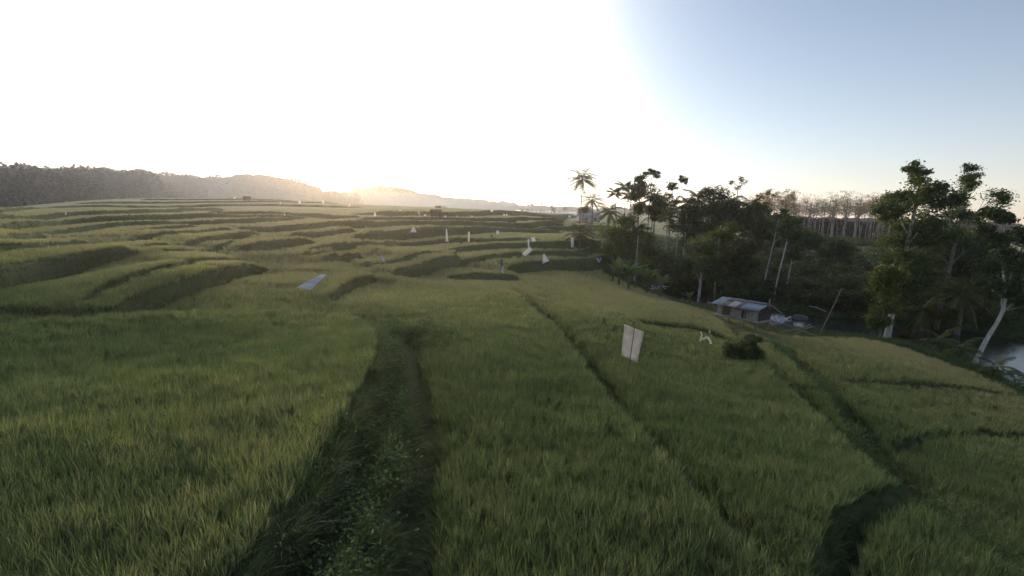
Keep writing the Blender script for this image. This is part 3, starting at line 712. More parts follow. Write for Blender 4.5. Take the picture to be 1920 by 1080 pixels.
# ------------------------------------------------------------------ hills with forest
def pdir(px, py=390):
    d = ray(px, py); return math.atan2(d[0], d[1]), d[2]/math.hypot(d[0], d[1])
def hill(name, pts, dist, treeh, label, depth=0.28, ncr=600, csize=1.0):
    """pts: skyline pixels; dist: metres (list)"""
    az_ = []; tz = []; ds = []
    for (px, py), D_ in zip(pts, dist):
        a, t = pdir(px, py); az_.append(a); tz.append(t); ds.append(D_)
    az_ = np.array(az_); ds = np.array(ds, float); top = EZ + np.array(tz)*ds - treeh
    na_, nr_ = 220, 26
    A = np.linspace(az_[0], az_[-1], na_); Dd = np.interp(A, az_, ds); T = np.interp(A, az_, top)
    T = T + np.sin(A*140)*.6*csize
    u_ = np.linspace(-1, 1, nr_)
    Rr = Dd[:, None]*(1+depth*u_[None]); Xh = np.sin(A)[:, None]*Rr; Yh = np.cos(A)[:, None]*Rr
    g = sample(Zg, Xh.ravel(), Yh.ravel()).reshape(Xh.shape)
    prof = np.cos(u_*math.pi/2)**.8
    e = np.minimum(1, np.minimum(np.arange(na_), np.arange(na_)[::-1])/10.0)
    Zh = (g-2.5) + np.maximum(T[:, None]-(g-2.5), 1)*prof[None]*e[:, None]
    V = np.stack([Xh, Yh, Zh], -1).reshape(-1, 3); i = np.arange(na_-1)[:, None]*nr_; j = np.arange(nr_-1)[None]
    h_ = link(name, qmesh(name, V, np.stack([i+j, i+j+1, i+nr_+j+1, i+nr_+j], -1).reshape(-1, 4), True), M['far_ground']); tag(h_, label, kind='structure')
    # crowns on its near half and crest
    aa = rng.uniform(A[2], A[-3], ncr); uu = -1+1.25*rng.uniform(size=ncr)**.75
    Dq = np.interp(aa, A, Dd); rq = Dq*(1+depth*uu)
    fa = (aa-A[0])/(A[-1]-A[0])*(na_-1); fu = (uu+1)/2*(nr_-1); a0 = fa.astype(int); b0 = np.clip(fu.astype(int), 0, nr_-2)
    zq = Zh[a0, b0]*(1-(fu-b0)) + Zh[a0, b0+1]*(fu-b0)
    return np.stack([np.sin(aa)*rq, np.cos(aa)*rq, zq], -1)
M['far_ground'] = simple_mat('hill_ground', (0.02, 0.03, 0.015), (0.045, 0.05, 0.025), 0.05, 1.0)
def crown_proto(k):
    qb = QB(); nl = rng.integers(4, 7)
    for _ in range(nl):
        c = np.array([rng.normal()*.24, rng.normal()*.24, .60+rng.normal()*.12]); r_ = rng.uniform(.22, .36)
        P = rng.normal(size=(330, 3)); P /= np.linalg.norm(P, axis=1)[:, None]; P = c + P*r_*[1, 1, .75]*rng.uniform(.8, 1.04, (330, 1))
        qb.leaves(P, rng.uniform(.05, .11, 330), .4, .7)
    qb.tube([[0, 0, -.1], [.01, 0, .3], [0, .02, .6]], [.03, .024, .015], 5)
    me = qb.mesh('c'); me.materials.append(M['far_forest']); return bpy.data.objects.new('crown', me)
FOREST = proto_col('forest_crown', [crown_proto(k) for k in range(6)])
p1 = hill('wooded_hill', [(-120,312),(0,330),(60,334),(140,333),(200,337),(260,338),(330,344),(400,342),(440,337),(480,334),(540,343),(585,361),(612,378),(640,390),(660,398)],
          [300,310,320,330,345,360,400,460,500,520,540,550,560,570,575], 13, 'long forested hill behind the rice terraces at left', ncr=3600)
p2 = hill('far_hill', [(590,380),(625,374),(650,368),(680,360),(715,354),(750,358),(785,368),(830,375),(870,378),(905,381),(930,388),(960,396)],
          [800,800,800,800,800,800,800,830,850,870,880,900], 11, 'lower forested hill right of the sunrise', ncr=1800, depth=.2)
s1 = rng.uniform(8, 17, len(p1)); s2 = rng.uniform(9, 17, len(p2))
sc_ = np.concatenate([s1, s2])
scatter('hill_forest', np.vstack([p1, p2]), np.stack([sc_, sc_, sc_*rng.uniform(.8, 1.15, len(sc_))], -1), rng.integers(0, 6, len(sc_)), rng.uniform(size=len(sc_)), FOREST, 'hazy forest covering the hills behind the terraces', tilt=.05)
# dark wood right behind the plantation
aa = np.array([[math.sin(pdir(px)[0])*D_, math.cos(pdir(px)[0])*D_] for px in np.arange(1395, 1720, 1.5) for D_ in (rng.uniform(232, 262),)])
z = sample(Zg, aa[:, 0], aa[:, 1]); sc_ = rng.uniform(6, 9, len(aa))
scatter('plantation_undergrowth', np.column_stack([aa, z]), np.stack([sc_*1.2, sc_*1.2, sc_], -1), rng.integers(0, 6, len(aa)), rng.uniform(size=len(aa)), FOREST, 'dark undergrowth closing the back of the pale plantation', tilt=.05)
# a far wood closing off the plain on the right
aa = []
for px in np.arange(965, 1900, 1.6):
    a, _ = pdir(px); D_ = 640 + rng.uniform(-60, 90); aa.append([math.sin(a)*D_, math.cos(a)*D_])
aa = np.array(aa); z = sample(Zg, aa[:, 0], aa[:, 1]); sc_ = rng.uniform(5, 10, len(aa))
scatter('far_wood', np.column_stack([aa, z]), np.stack([sc_*1.3, sc_*1.3, sc_], -1), rng.integers(0, 6, len(aa)), rng.uniform(size=len(aa)), FOREST, 'far-off belt of wood along the horizon', tilt=.05)
# mist lying on the plain in front of the hills
def mist(name, px, D_, hx, hy, hz_, dens, label):
    a, _ = pdir(px); V = []; Qd = []
    nu, nv = 32, 12
    for i_ in range(nv+1):
        for j_ in range(nu):
            ph = -math.pi/2+math.pi*i_/nv; t = 2*math.pi*j_/nu
            V.append([hx*math.cos(ph)*math.cos(t), hy*math.cos(ph)*math.sin(t), hz_*math.sin(ph)])
    for i_ in range(nv):
        for j_ in range(nu): Qd.append([i_*nu+j_, i_*nu+(j_+1) % nu, (i_+1)*nu+(j_+1) % nu, (i_+1)*nu+j_])
    o = link(name, qmesh(name, V, Qd), vol_mat(name+'_air', dens, (.93, .94, .97), .3)); o.location = (math.sin(a)*D_, math.cos(a)*D_, EZ-1.5); o.rotation_euler = (0, 0, -a)
    tag(o, label, kind='stuff')
mist('mist', 700, 480, 330, 120, 15.0, .0018, 'low white mist lying before the hills')
mist('mist', 120, 255, 120, 60, 20.0, .003, 'low grey mist at the foot of the left forest')
#@@PART3
# ------------------------------------------------------------------ trees and plants
def limb(qb, a, b, ra, rb, wob=.12, n_=5, k=6):
    a = np.array(a, float); b = np.array(b, float); L = np.linalg.norm(b-a)
    t = np.linspace(0, 1, n_)[:, None]; P = a + (b-a)*t; w = rng.normal(size=3)*L*wob; w[2] *= .4
    P = P + np.sin(t*math.pi)*w + rng.normal(size=(n_, 3))*L*.02*np.sin(t*math.pi)
    qb.tube(P, np.linspace(ra, rb, n_), k, cap=False); return P
def broad_meshes(name, lobes, trunk, tr, nleaf, lsize, sub=9, subr=.48, twigs=3, dens_shell=.35, lean=None):
    """lobes: (x,y,z,rx,ry,rz,weight); trunk: polyline points; returns trunk mesh, crown mesh"""
    tq = QB(); trunk = np.array(trunk, float); nT = len(trunk)
    P = catmull(trunk, 5); tq.tube(P, np.linspace(tr, tr*.35, len(P))*(1+.25*np.exp(-np.linspace(0, 1, len(P))*14)), 9)
    cq = QB(); tot = sum(l[6] for l in lobes)
    for (x, y, z, rx, ry, rz, w) in lobes:
        c = np.array([x, y, z]); j = np.argmin(np.linalg.norm(P-(c-[0, 0, rz+.25*abs(x)+.4]), axis=1))
        frac = j/len(P); r0_ = tr*(1-.65*frac)*.55
        lp = limb(tq, P[j], c, r0_, r0_*.35, .1)
        n_ = int(nleaf*w/tot)
        cl = rng.normal(size=(sub, 3)); cl /= np.linalg.norm(cl, axis=1)[:, None]; cl = c + cl*np.array([rx, ry, rz])*rng.uniform(dens_shell, 1.0, (sub, 1))
        for q in range(sub):
            if q < twigs*2: limb(tq, lp[rng.integers(2, 5)], cl[q], r0_*.3, .012, .15, 4, 4)
            m_ = int(n_/sub*rng.uniform(.5, 1.5)); rr = subr*np.array([rx, ry, rz*.7])*rng.uniform(.6, 1.2)
            L = cl[q] + rng.normal(size=(m_, 3))*rr*.62
            cq.leaves(L, lsize*rng.uniform(.6, 1.3, m_), .4, .6)
    return tq.mesh(name+'_trunk', True), cq.mesh(name+'_crown')
def tree_obj(name, loc, tm, cm, bark, leaf, label, group=None, rz=0, sc=1.0, cat='tree'):
    e = empty(name, loc, rz, sc); tag(e, label, cat, group)
    if len(tm.materials) == 0: tm.materials.append(bark)
    t = link('trunk', tm, None, e)
    c = link('crown', cm, None, e)
    if len(cm.materials) == 0: cm.materials.append(leaf)
    else: c.material_slots[0].link = 'OBJECT'; c.material_slots[0].material = leaf
    t.material_slots[0].link = 'OBJECT'; t.material_slots[0].material = bark
    return e
def place(px, D, sink=.1):
    py = 420.0
    for _ in range(5):
        d = ray(px, py); t = D/(d @ fwd); x, y = d[0]*t, d[1]*t; z = gz(x, y); v = np.array([x, y, z-EZ]); py = 540-F*(v @ up)/(v @ fwd)
    return np.array([x, y, z-sink])
def hgt(px, py, D):
    """world z of photo point at forward depth D"""
    p = place(px, D); d = ray(px, py); return EZ + d[2]*math.hypot(p[0], p[1])/math.hypot(d[0], d[1])
def frond(qb, base, az_, el0, L, droop, n_leaf=24, ll=.55, lw=.05, hang=.5, seg=9):
    t = np.linspace(0, 1, seg); el = el0 - droop*t**1.3; ds = L/(seg-1)
    pts = [np.array(base, float)]
    for k in range(1, seg): pts.append(pts[-1] + ds*np.array([math.cos(el[k])*math.cos(az_), math.cos(el[k])*math.sin(az_), math.sin(el[k])]))
    pts = np.array(pts); qb.tube(pts, np.linspace(.035, .008, seg)*L/3, 4, cap=False)
    side = np.array([-math.sin(az_), math.cos(az_), 0]); tt = np.linspace(.14, .99, n_leaf)
    P = np.stack([np.interp(tt, t, pts[:, k]) for k in range(3)], -1)
    T = np.gradient(P, axis=0); T /= np.linalg.norm(T, axis=1)[:, None]
    env = ll*np.sin(np.clip(tt*.85+.15, 0, 1)*math.pi)**.5
    for s_ in (-1, 1):
        dirv = side*s_*(.85) + T*.55 - np.array([0, 0, 1])*hang*rng.uniform(.5, 1.4, (n_leaf, 1)); dirv /= np.linalg.norm(dirv, axis=1)[:, None]
        tip = P + dirv*env[:, None]*rng.uniform(.8, 1.1, (n_leaf, 1)); w = T*lw
        mid_ = (P*.5+tip*.5) + np.array([0, 0, .03])
        V = np.stack([P-w*.5, P+w*.5, mid_+w*.6, mid_-w*.6, tip+w*.08, tip-w*.08], 1).reshape(-1, 3); b_ = np.arange(n_leaf)[:, None]*6
        qb.add(V, np.vstack([b_+[0, 1, 2, 3], b_+[3, 2, 4, 5]]))
def palm_meshes(H, L, nf, lean=(.0, .0), tr=.16, ll=.6, stiff=1.0, lw=.06, shaft=0.0, low=-55):
    tq = QB(); k = 12; t = np.linspace(0, 1, k)
    P = np.stack([lean[0]*t**1.6, lean[1]*t**1.6, H*t], -1); P[:, 0] += np.sin(t*math.pi)*H*.015
    tq.tube(P, tr*(1-.4*t)+tr*.6*np.exp(-t*18), 8); top = P[-1]
    if shaft: tq.tube([top, top+[0, 0, shaft]], [tr*.8, tr*.45], 7); top = top+[0, 0, shaft]
    cq = QB()
    for f_ in range(nf):
        a = f_*2.39996+rng.normal()*.15; u_ = (f_+.5)/nf; el = R(82)-(R(82)-R(low))*u_**.9
        frond(cq, top+np.array([0, 0, .05]), a, el+rng.normal()*.08, L*rng.uniform(.85, 1.08)*(1-.15*abs(u_-.4)), (1.0+.35*rng.normal()*.3)*(1.25 if el > 0 else .5)/stiff, 22, ll, lw, .35+.6*u_)
    if not shaft:
        for _ in range(9):
            a = rng.uniform(0, 6.28); c = top+np.array([math.cos(a)*.22, math.sin(a)*.22, -.15-rng.uniform(0, .2)])
            cq.tube([c+[0, 0, .12], c, c-[0, 0, .12]], [.03, .11, .03], 6, cap=False)
    return tq.mesh('palm_trunk', True), cq.mesh('palm_crown')
def palm(px, D, top_py, L, nf, label, lean=(0, 0), kind='coconut', base=None, group=None, mat='frond', bark='bark_grey', tr=.16, topr=0.8, name=None, low=-55):
    if base: W3_ = unproj(px, base, Zg, 600); D_ = float(W3_ @ fwd - EZ*fwd[2]); L *= D_/D; tr *= D_/D; D = D_
    loc = place(px, D); H = hgt(px, top_py, D) - loc[2] - L*topr
    H = max(H, .4)
    if kind == 'coconut': tm, cm = palm_meshes(H, L, nf, lean, tr, L*.24, 1.0, .06*L/2.5, 0, low)
    else: tm, cm = palm_meshes(H-L*.3, L, nf, lean, tr, L*.34, 1.35, .09*L/2, L*.35, -25)
    return tree_obj(name or ('coconut_palm' if kind == 'coconut' else 'areca_palm'), loc, tm, cm, M[bark], M[mat], label, group, cat='palm')

G_ = 'palms along the far edge of the fields'
palm(1086, 105, 306, 4.0, 24, 'tallest coconut palm, its crown clear against the bright sky', (.2, 0), tr=.15, low=-40)
palm(1109, 102, 350, 3.2, 20, 'coconut palm just right of and shorter than the tallest palm', (-.2, 0), tr=.17)
palm(1128, 72, 368, 2.6, 20, 'slender coconut palm with gently leaning pale trunk at the terrace edge', (.75, 0), bark='bark_white', tr=.13, base=466)
palm(1086, 74, 412, 3.0, 20, 'short wide palm with drooping fronds on the dark terrace bank', tr=.2, topr=.7, base=464)
for px, D, tp, lab in ((1153, 88, 345, 'leftmost slim areca palm of the tall cluster'), (1167, 86, 332, 'slim areca palm with tufted top, second in the tall cluster'),
                       (1177, 90, 350, 'lower areca palm between two taller ones in the cluster'), (1216, 86, 352, 'areca palm right of the tall dense tree'), (1188, 60, 405, 'areca palm with pale trunk in front of the tall cluster'),
                       (1243, 72, 385, 'thin areca palm left of the dark grove'), (1262, 70, 372, 'thin areca palm against the dark grove edge'), (1275, 70, 360, 'areca palm rising at the left edge of the dark grove')):
    palm(px, D, tp, 1.9, 11, lab, (rng.normal()*.2, 0), 'areca', tr=.09, topr=.9, bark='bark_white' if D < 75 else 'bark_grey')
palm(1297, 76, 338, 3.0, 20, 'palm with upright fronds at the top left of the dark grove', tr=.15, topr=.9, low=-30)
palm(1320, 84, 342, 2.6, 18, 'pointed palm top standing behind the dark grove', tr=.15, topr=.9, low=-30)
palm(1396, 70, 350, 3.3, 22, 'bushy dark palm at the right end of the grove', tr=.18, topr=.8)
palm(1375, 66, 415, 2.8, 18, 'low palm with wide fronds inside the dark grove', tr=.18)
palm(1358, 78, 352, 2.6, 18, 'palm tip behind the middle of the grove', tr=.14, topr=.9)
palm(1790, 44, 500, 3.6, 20, 'large dark palm with long arching fronds on the right bank', tr=.25, topr=.6)
palm(1835, 50, 515, 3.4, 18, 'dark arching palm low behind the leaning tree', tr=.25, topr=.6)
palm(1724, 45, 545, 3.0, 16, 'low palm with pale drooping fronds beside the white trunk', tr=.2, topr=.6)
palm(1762, 38, 605, 1.8, 11, 'young palm on the river bank, left of the leaning trunk', tr=.08, topr=.75, mat='leaf_yellow')
palm(1797, 35.5, 618, 1.9, 12, 'young palm at the water near the leaning trunk base', tr=.08, topr=.75, mat='leaf_yellow')
palm(1866, 31, 655, 1.5, 10, 'small young palm by the white water at the right edge', tr=.07, topr=.75, mat='leaf_yellow')
palm(1908, 29.5, 688, 1.3, 9, 'smallest palm seedling at the far right of the bank', tr=.06, topr=.75, mat='leaf_yellow')
# far palms on the horizon
for px, tp, D, lab in ((998, 374, 420, 'leftmost tiny palm on the horizon'), (1013, 373, 420, 'tiny tall palm second on the horizon line'), (1034, 380, 400, 'tiny palm above the dark tree clump on the horizon'),
                       (1057, 382, 390, 'tiny leaning palm on the horizon near the tallest palm'), (978, 387, 430, 'low tiny palm at the left end of the horizon trees'), (987, 387, 430, 'low tiny palm beside the leftmost horizon palms'), (1040, 385, 380, 'tiny squat palm on the horizon')):
    palm(px, D, tp, 3.6, 12, lab, (rng.normal()*1.0, 0), tr=.22, group='tiny palms on the horizon')

def T(px, D, top_py, lobes, label, tr=.2, nleaf=5200, ls=.27, bark='bark_grey', leaf='leaf_dark', lean=0, rel=1.0, name='broadleaf_tree', **kw):
    """lobes in fractions of tree height: (x, z, r, weight)"""
    loc = place(px, D); H = hgt(px, top_py, D)-loc[2]
    nleaf = int(nleaf*1.8); H *= 1.02
    lb = [(x*H, rng.normal()*.06*H, z*H, r_*H, r_*H, r_*H*.85, w) for x, z, r_, w in lobes]
    trunk = [[0, 0, 0], [lean*.3*H, 0, .3*H], [lean*.7*H, 0, .6*H], [lean*H, 0, .88*H]]
    tm, cm = broad_meshes(name, lb, trunk, tr, nleaf, ls, **kw)
    return tree_obj(name, loc, tm, cm, M[bark], M[leaf], label)
# the tall cluster round px 1150-1280
T(1193, 84, 325, [(0, .80, .13, 1.2), (.0, .62, .13, 1.2), (.02, .92, .07, .5), (-.03, .5, .1, .6)], 'tall narrow dark tree in the middle of the palm cluster', tr=.16)
T(1212, 88, 316, [(.0, .95, .05, .4), (.05, .90, .05, .4), (-.05, .93, .04, .3), (.02, .75, .08, .3)], 'thin tree with airy layered top above the palm cluster', tr=.11, nleaf=1300, sub=7)
T(1222, 80, 362, [(0, .82, .15, 1.3), (.03, .66, .14, 1), (-.06, .72, .1, .6)], 'round-topped dark tree right of the palm cluster', tr=.16)
T(1252, 90, 330, [(.09, .95, .05, .3), (.15, .93, .05, .3), (-.02, .84, .07, .5), (-.06, .72, .07, .4), (.03, .68, .08, .5), (.0, .55, .08, .5)], 'sparse see-through tree with branches reaching up to the right', tr=.12, nleaf=1500, ls=.3, leaf='leaf_brown', sub=8)
T(1166, 62, 402, [(0, .62, .30, 1.6), (-.1, .42, .24, 1.1), (.12, .48, .22, 1.0), (.02, .85, .16, .7), (-.14, .66, .16, .7)], 'big light green bushy tree at the field corner', tr=.15, nleaf=6500, leaf='leaf_yellow', ls=.26)
T(1205, 66, 425, [(0, .7, .2, 1), (.1, .5, .2, 1), (-.06, .45, .18, .7)], 'mid green tree among pale trunks behind the banana plants', tr=.13, leaf='leaf_mid')
T(1236, 62, 470, [(0, .75, .3, 1), (.1, .55, .25, 1), (-.15, .5, .25, .7)], 'low bushy tree right behind the banana plants', tr=.12, leaf='leaf_mid')
T(1093, 150, 386, [(0, .8, .28, 1), (-.12, .7, .2, .8), (.14, .72, .2, .8)], 'small round tree under the tallest palm', tr=.2, nleaf=1500, ls=.4, leaf='leaf_brown')
# dark grove
T(1325, 74, 346, [(0, .82, .17, 1.5), (-.12, .74, .15, 1.1), (.13, .76, .16, 1.2), (.02, .6, .2, 1.5), (-.1, .5, .16, 1), (.14, .52, .17, 1)], 'largest dark dense tree of the grove with a broad rounded top', tr=.3, nleaf=9000)
T(1287, 70, 372, [(0, .82, .15, 1.2), (-.06, .66, .16, 1), (.08, .6, .16, 1), (0, .42, .16, .8)], 'dark tree with small yellowish sprays at the left of the grove', tr=.2, nleaf=5000)
T(1353, 70, 365, [(0, .83, .14, 1.2), (.09, .7, .15, 1), (-.06, .58, .17, 1), (.06, .45, .15, .8)], 'dark dense tree right of the grove top', tr=.22, nleaf=5500)
T(1410, 74, 372, [(0, .8, .14, 1), (-.05, .62, .15, 1), (.06, .5, .15, .8)], 'dark tree at the grove right end before the bare trees', tr=.2, nleaf=4200)
T(1338, 60, 405, [(0, .82, .14, 1), (-.05, .62, .15, 1), (.04, .46, .15, 1), (-.02, .3, .13, .6)], 'narrow yellow-green tree in front of the dark grove', tr=.12, nleaf=4200, leaf='leaf_yellow', bark='bark_white')
T(1310, 60, 440, [(0, .8, .2, 1), (-.1, .55, .2, 1), (.1, .5, .2, 1)], 'rounded dark green tree low in front of the grove', tr=.15, leaf='leaf_mid', bark='bark_white')
T(1385, 60, 440, [(0, .8, .18, 1), (-.1, .6, .18, 1), (.12, .55, .18, 1), (0, .4, .18, .8)], 'mid green tree hiding the grove foot at right', tr=.15, leaf='leaf_dark')
T(1300, 410/6.2, 455, [(0, .75, .22, 1), (.15, .55, .2, 1)], 'dark bushy tree among the pale trunks', tr=.13)
# thin pale trunks standing in front
for px, D, tp, ln, lab in ((1450, 58, 398, .10, 'slender white-trunked tree leaning right before the plantation'), (1430, 64, 392, .10, 'white-trunked tree with a bent stem left of the leaning slender one'), (1472, 60, 455, .06, 'short pale stem tree right of the slender white trunk'),
                           (1306, 56, 480, .03, 'short pale trunk tree at the foot of the dark grove')):
    T(px, D, tp, [(ln, .9, .10, 1), (ln-.05, .78, .09, .8), (ln+.07, .74, .09, .8)], lab, tr=.11, nleaf=1500, bark='bark_white', leaf='leaf_mid', lean=ln)
T(1505, 85, 425, [(0, .75, .22, 1), (.15, .62, .2, 1), (-.15, .6, .2, 1)], 'low brown-green tree before the far right terraces', leaf='leaf_mid', tr=.14)
T(1560, 80, 440, [(0, .72, .25, 1), (.18, .6, .22, 1), (-.18, .55, .22, 1)], 'spreading green tree left of the big white trunk tree', leaf='leaf_mid', tr=.16)
T(1462, 92, 352, [(0, .9, .07, .6), (.08, .85, .06, .5), (-.09, .82, .07, .5), (.03, .74, .07, .5)], 'tall bare-branched tree nearest the grove', tr=.14, nleaf=500, ls=.26, leaf='leaf_pink', bark='bark_grey', twigs=5)
T(1372, 100, 332, [(0, .95, .04, .6), (.09, .93, .05, .5), (-.07, .92, .04, .5), (.03, .86, .05, .5)], 'bare spreading tree top above the grove', tr=.14, nleaf=350, ls=.25, leaf='leaf_brown', twigs=6)
T(1428, 105, 352, [(0, .92, .06, .6), (.09, .88, .06, .5), (-.09, .86, .06, .5), (.0, .78, .07, .5)], 'airy reddish tree between grove and plantation', tr=.14, nleaf=700, ls=.28, leaf='leaf_pink', twigs=5)
# big right-hand trees
T(1662, 40.5, 308, [(.07, .93, .045, .35), (-.02, .955, .04, .3), (.06, .84, .09, 1.2), (.16, .80, .075, .9), (-.10, .74, .075, .9), (.0, .80, .07, .7), (.10, .70, .10, 1.2), (.03, .60, .10, 1.2), (.13, .58, .08, .8),
    (.04, .48, .095, 1), (.0, .38, .09, 1), (.07, .34, .08, .8), (-.02, .28, .07, .6), (.05, .25, .06, .5)], 'big tree with a thick white trunk and layered dark crown', tr=.24, nleaf=15000, ls=.20, bark='bark_white', leaf='leaf_mid', lean=.06, sub=11, subr=.5, twigs=4)
T(1648, 38.5, 478, [(0, .80, .13, 1), (-.04, .60, .13, 1), (.03, .42, .13, 1), (-.03, .25, .12, .7)], 'yellow-green climber-clad tree left of the white trunk', tr=.09, nleaf=4500, ls=.2, leaf='leaf_yellow')
T(1752, 46, 306, [(-.02, .95, .035, .35), (.0, .87, .05, .6), (.13, .90, .05, .7), (.15, .80, .06, .8), (.03, .76, .06, .6), (-.06, .70, .07, .7), (.11, .67, .075, .9), (.0, .60, .08, .9), (.15, .55, .08, .8), (-.08, .52, .08, .7), (.05, .45, .09, .9)],
    'tall feathery light green tree right of the big white trunk tree', tr=.2, nleaf=8500, ls=.17, leaf='leaf_mid', bark='bark_grey', lean=.05, sub=12, subr=.5, twigs=5)
T(1735, 50, 420, [(0, .75, .22, 1.2), (.18, .68, .2, 1.2), (.1, .5, .22, 1), (-.15, .55, .18, 1)], 'dark dense tree filling between the two tall right trees', tr=.2, nleaf=6000)
T(1795, 52, 432, [(0, .78, .2, 1.2), (.15, .7, .2, 1), (-.12, .6, .2, 1), (.1, .45, .2, 1)], 'dark rounded tree behind the feathery tree', tr=.2, nleaf=6000)
T(1700, 50, 455, [(0, .72, .22, 1), (-.15, .6, .2, 1), (.12, .5, .2, 1)], 'dull green bushy tree behind the white trunk', tr=.16, nleaf=4500, leaf='leaf_mid')
# leaning tree at right edge
loc = place(1822, 34.5)
def rel(px, py, D, l=None):
    d = ray(px, py); t = D/(d @ fwd); return np.array([d[0]*t, d[1]*t, EZ+d[2]*t]) - loc
tp = [np.array([0, 0, 0]), rel(1848, 640, 34.3), rel(1874, 596, 34), rel(1884, 560, 34), rel(1880, 500, 34.3), rel(1876, 440, 35)]
lb = []
for px, py, r_, w in ((1868, 402, .5, .7), (1850, 398, .35, .4), (1885, 410, .5, .6), (1905, 440, .6, .6), (1930, 450, .7, .6), (1848, 430, .5, .5), (1872, 455, .8, 1), (1900, 490, 1.0, 1.3), (1866, 500, .8, 1), (1930, 510, 1.1, 1.3), (1880, 540, .9, 1), (1915, 560, .9, 1), (1845, 530, .6, .5)):
    c = rel(px, py, 34.5+rng.normal()*.5); lb.append((*c, r_, r_, r_*.8, w))
tm, cm = broad_meshes('leaning', lb, tp, .15, 16000, .22, sub=12, subr=.6, twigs=4)
tree_obj('broadleaf_tree', loc, tm, cm, M['bark_white'], M['leaf_mid'], 'leaning pale-trunked tree on the river bank at the right edge')
for px, D, tp_ in ((1418, 92, 398), (1448, 96, 408), (1480, 92, 412), (1512, 98, 420)):
    T(px, D, tp_, [(0, .78, .2, 1), (-.16, .62, .2, 1), (.16, .6, .2, 1), (0, .42, .2, .8)], 'dark bushy tree standing before the left part of the pale plantation', leaf='leaf_dark', tr=.15)['group'] = 'dark trees before the plantation'
# white-trunked plantation, about 90 slender trees
PL = []
for k in range(5):
    H = 15.0; tq = QB(); cq = QB(); w = rng.normal(size=2)*.6
    tpts = np.array([[0, 0, 0], [w[0]*.4, w[1]*.4, H*.35], [w[0], w[1], H*.65], [w[0]*1.4, w[1], H*.9]]); P = catmull(tpts, 4); tq.tube(P, np.linspace(.13, .05, len(P)), 6)
    for b_ in range(9):
        z0 = rng.uniform(.52, .85); a = rng.uniform(0, 6.28); p0 = np.array([np.interp(z0*H, P[:, 2], P[:, 0]), np.interp(z0*H, P[:, 2], P[:, 1]), z0*H]); l_ = rng.uniform(1.4, 3.0)
        p1_ = p0+np.array([math.cos(a)*l_, math.sin(a)*l_, rng.uniform(1.0, 2.6)]); bp = limb(tq, p0, p1_, .05, .02, .1, 5, 4)
        for q in range(4):
            s0 = bp[rng.integers(2, 5)]; e_ = s0+rng.normal(size=3)*[.9, .9, .35]+[0, 0, .5]; limb(tq, s0, e_, .025, .012, .1, 3, 4)
            m_ = 15; L = e_ + rng.normal(size=(m_, 3))*[.55, .55, .16]; cq.leaves(L, rng.uniform(.16, .34, m_), .75, .5)
    a_, b_ = tq.mesh('plantation_trunk', True), cq.mesh('plantation_crown'); PL.append((a_, b_))
GP_ = 'slender pale trees of the plantation'
first = None; cnt = 0
for row in range(4):
    for px in np.arange(1404, 1700, 14.5-row*.4):
        pxx = px + rng.uniform(-8, 8); D = 150 + row*9 + rng.uniform(-3, 3)
        if row < 2 and pxx < 1500: D += 20
        k = rng.integers(0, 5); loc = place(pxx, D)
        Ht = (hgt(pxx, 372-.03*(pxx-1400)+rng.uniform(-9, 10)-(8 if pxx < 1470 else 0), D)-loc[2])/15.0
        e = tree_obj('plantation_tree', loc, PL[k][0], PL[k][1], M['bark_plant'], M['leaf_pink'], 'slender white-trunked plantation tree with sparse pinkish crown', GP_, rng.uniform(0, 6.28), max(Ht, .5)); cnt += 1
print('plantation', cnt)
# shrubs of the thicket
def shrub_mesh(k, n_=1500, ls=.22):
    qb = QB()
    for _ in range(7):
        c = np.array([rng.normal()*.45, rng.normal()*.45, rng.uniform(.25, .75)]); r_ = rng.uniform(.25, .5); m_ = n_//7
        P = rng.normal(size=(m_, 3)); P /= np.linalg.norm(P, axis=1)[:, None]; P = c+P*r_*[1, 1, .75]*(rng.uniform(.5, 1.1, (m_, 1)) if n_ < 3000 else rng.uniform(.3, 1.15, (m_, 1))); P[:, 2] = np.abs(P[:, 2])
        qb.leaves(P, ls*rng.uniform(.5, 1.2, m_)*.5, .35, .6)
    tq = QB()
    for _ in range(6):
        limb(tq, [rng.normal()*.06, rng.normal()*.06, -.05], [rng.normal()*.4, rng.normal()*.4, rng.uniform(.4, .8)], .03, .01, .1, 4, 5)
    return tq.mesh('shrub_stems', True), qb.mesh('shrub_foliage')
SH = [shrub_mesh(k) for k in range(6)]
SHD = [shrub_mesh(k, 6000, .20) for k in range(3)]
def shrub(px, D, s_, label, leaf='leaf_dark', group=None, squash=1.0, name='shrub'):
    loc = place(px, D); k = rng.integers(0, 6)
    e = empty(name, loc, rng.uniform(0, 6.28), 1.0); e.scale = (s_, s_, s_*squash); tag(e, label, 'shrub', group)
    a, b_ = SHD[k % 3] if D < 46 else SH[k]
    for nm, me, mt_ in (('stems', a, M['bark_dark']), ('foliage', b_, M[leaf])):
        o = bpy.data.objects.new(nm, me); C.objects.link(o); o.parent = e
        if len(me.materials) == 0: me.materials.append(mt_)
        o.material_slots[0].link = 'OBJECT'; o.material_slots[0].material = mt_
    return e
def zone(x0, x1, d0, d1, n_, s0, s1, label, leafs, group, sq=1.0):
    for _ in range(n_):
        px = rng.uniform(x0, x1); D = rng.uniform(d0, d1); p_ = place(px, D)
        if sample(riverside, np.array([p_[0]]), np.array([p_[1]]))[0] > .3: continue
        shrub(px, D, rng.uniform(s0, s1), label, leafs[rng.integers(len(leafs))], group, sq)
zone(1250, 1460, 57, 66, 30, 1.6, 2.8, 'dark rounded shrub of the thicket behind the tin-roofed hut', ['leaf_dark', 'leaf_mid', 'leaf_dark'], 'shrubs in the thicket behind the hut')
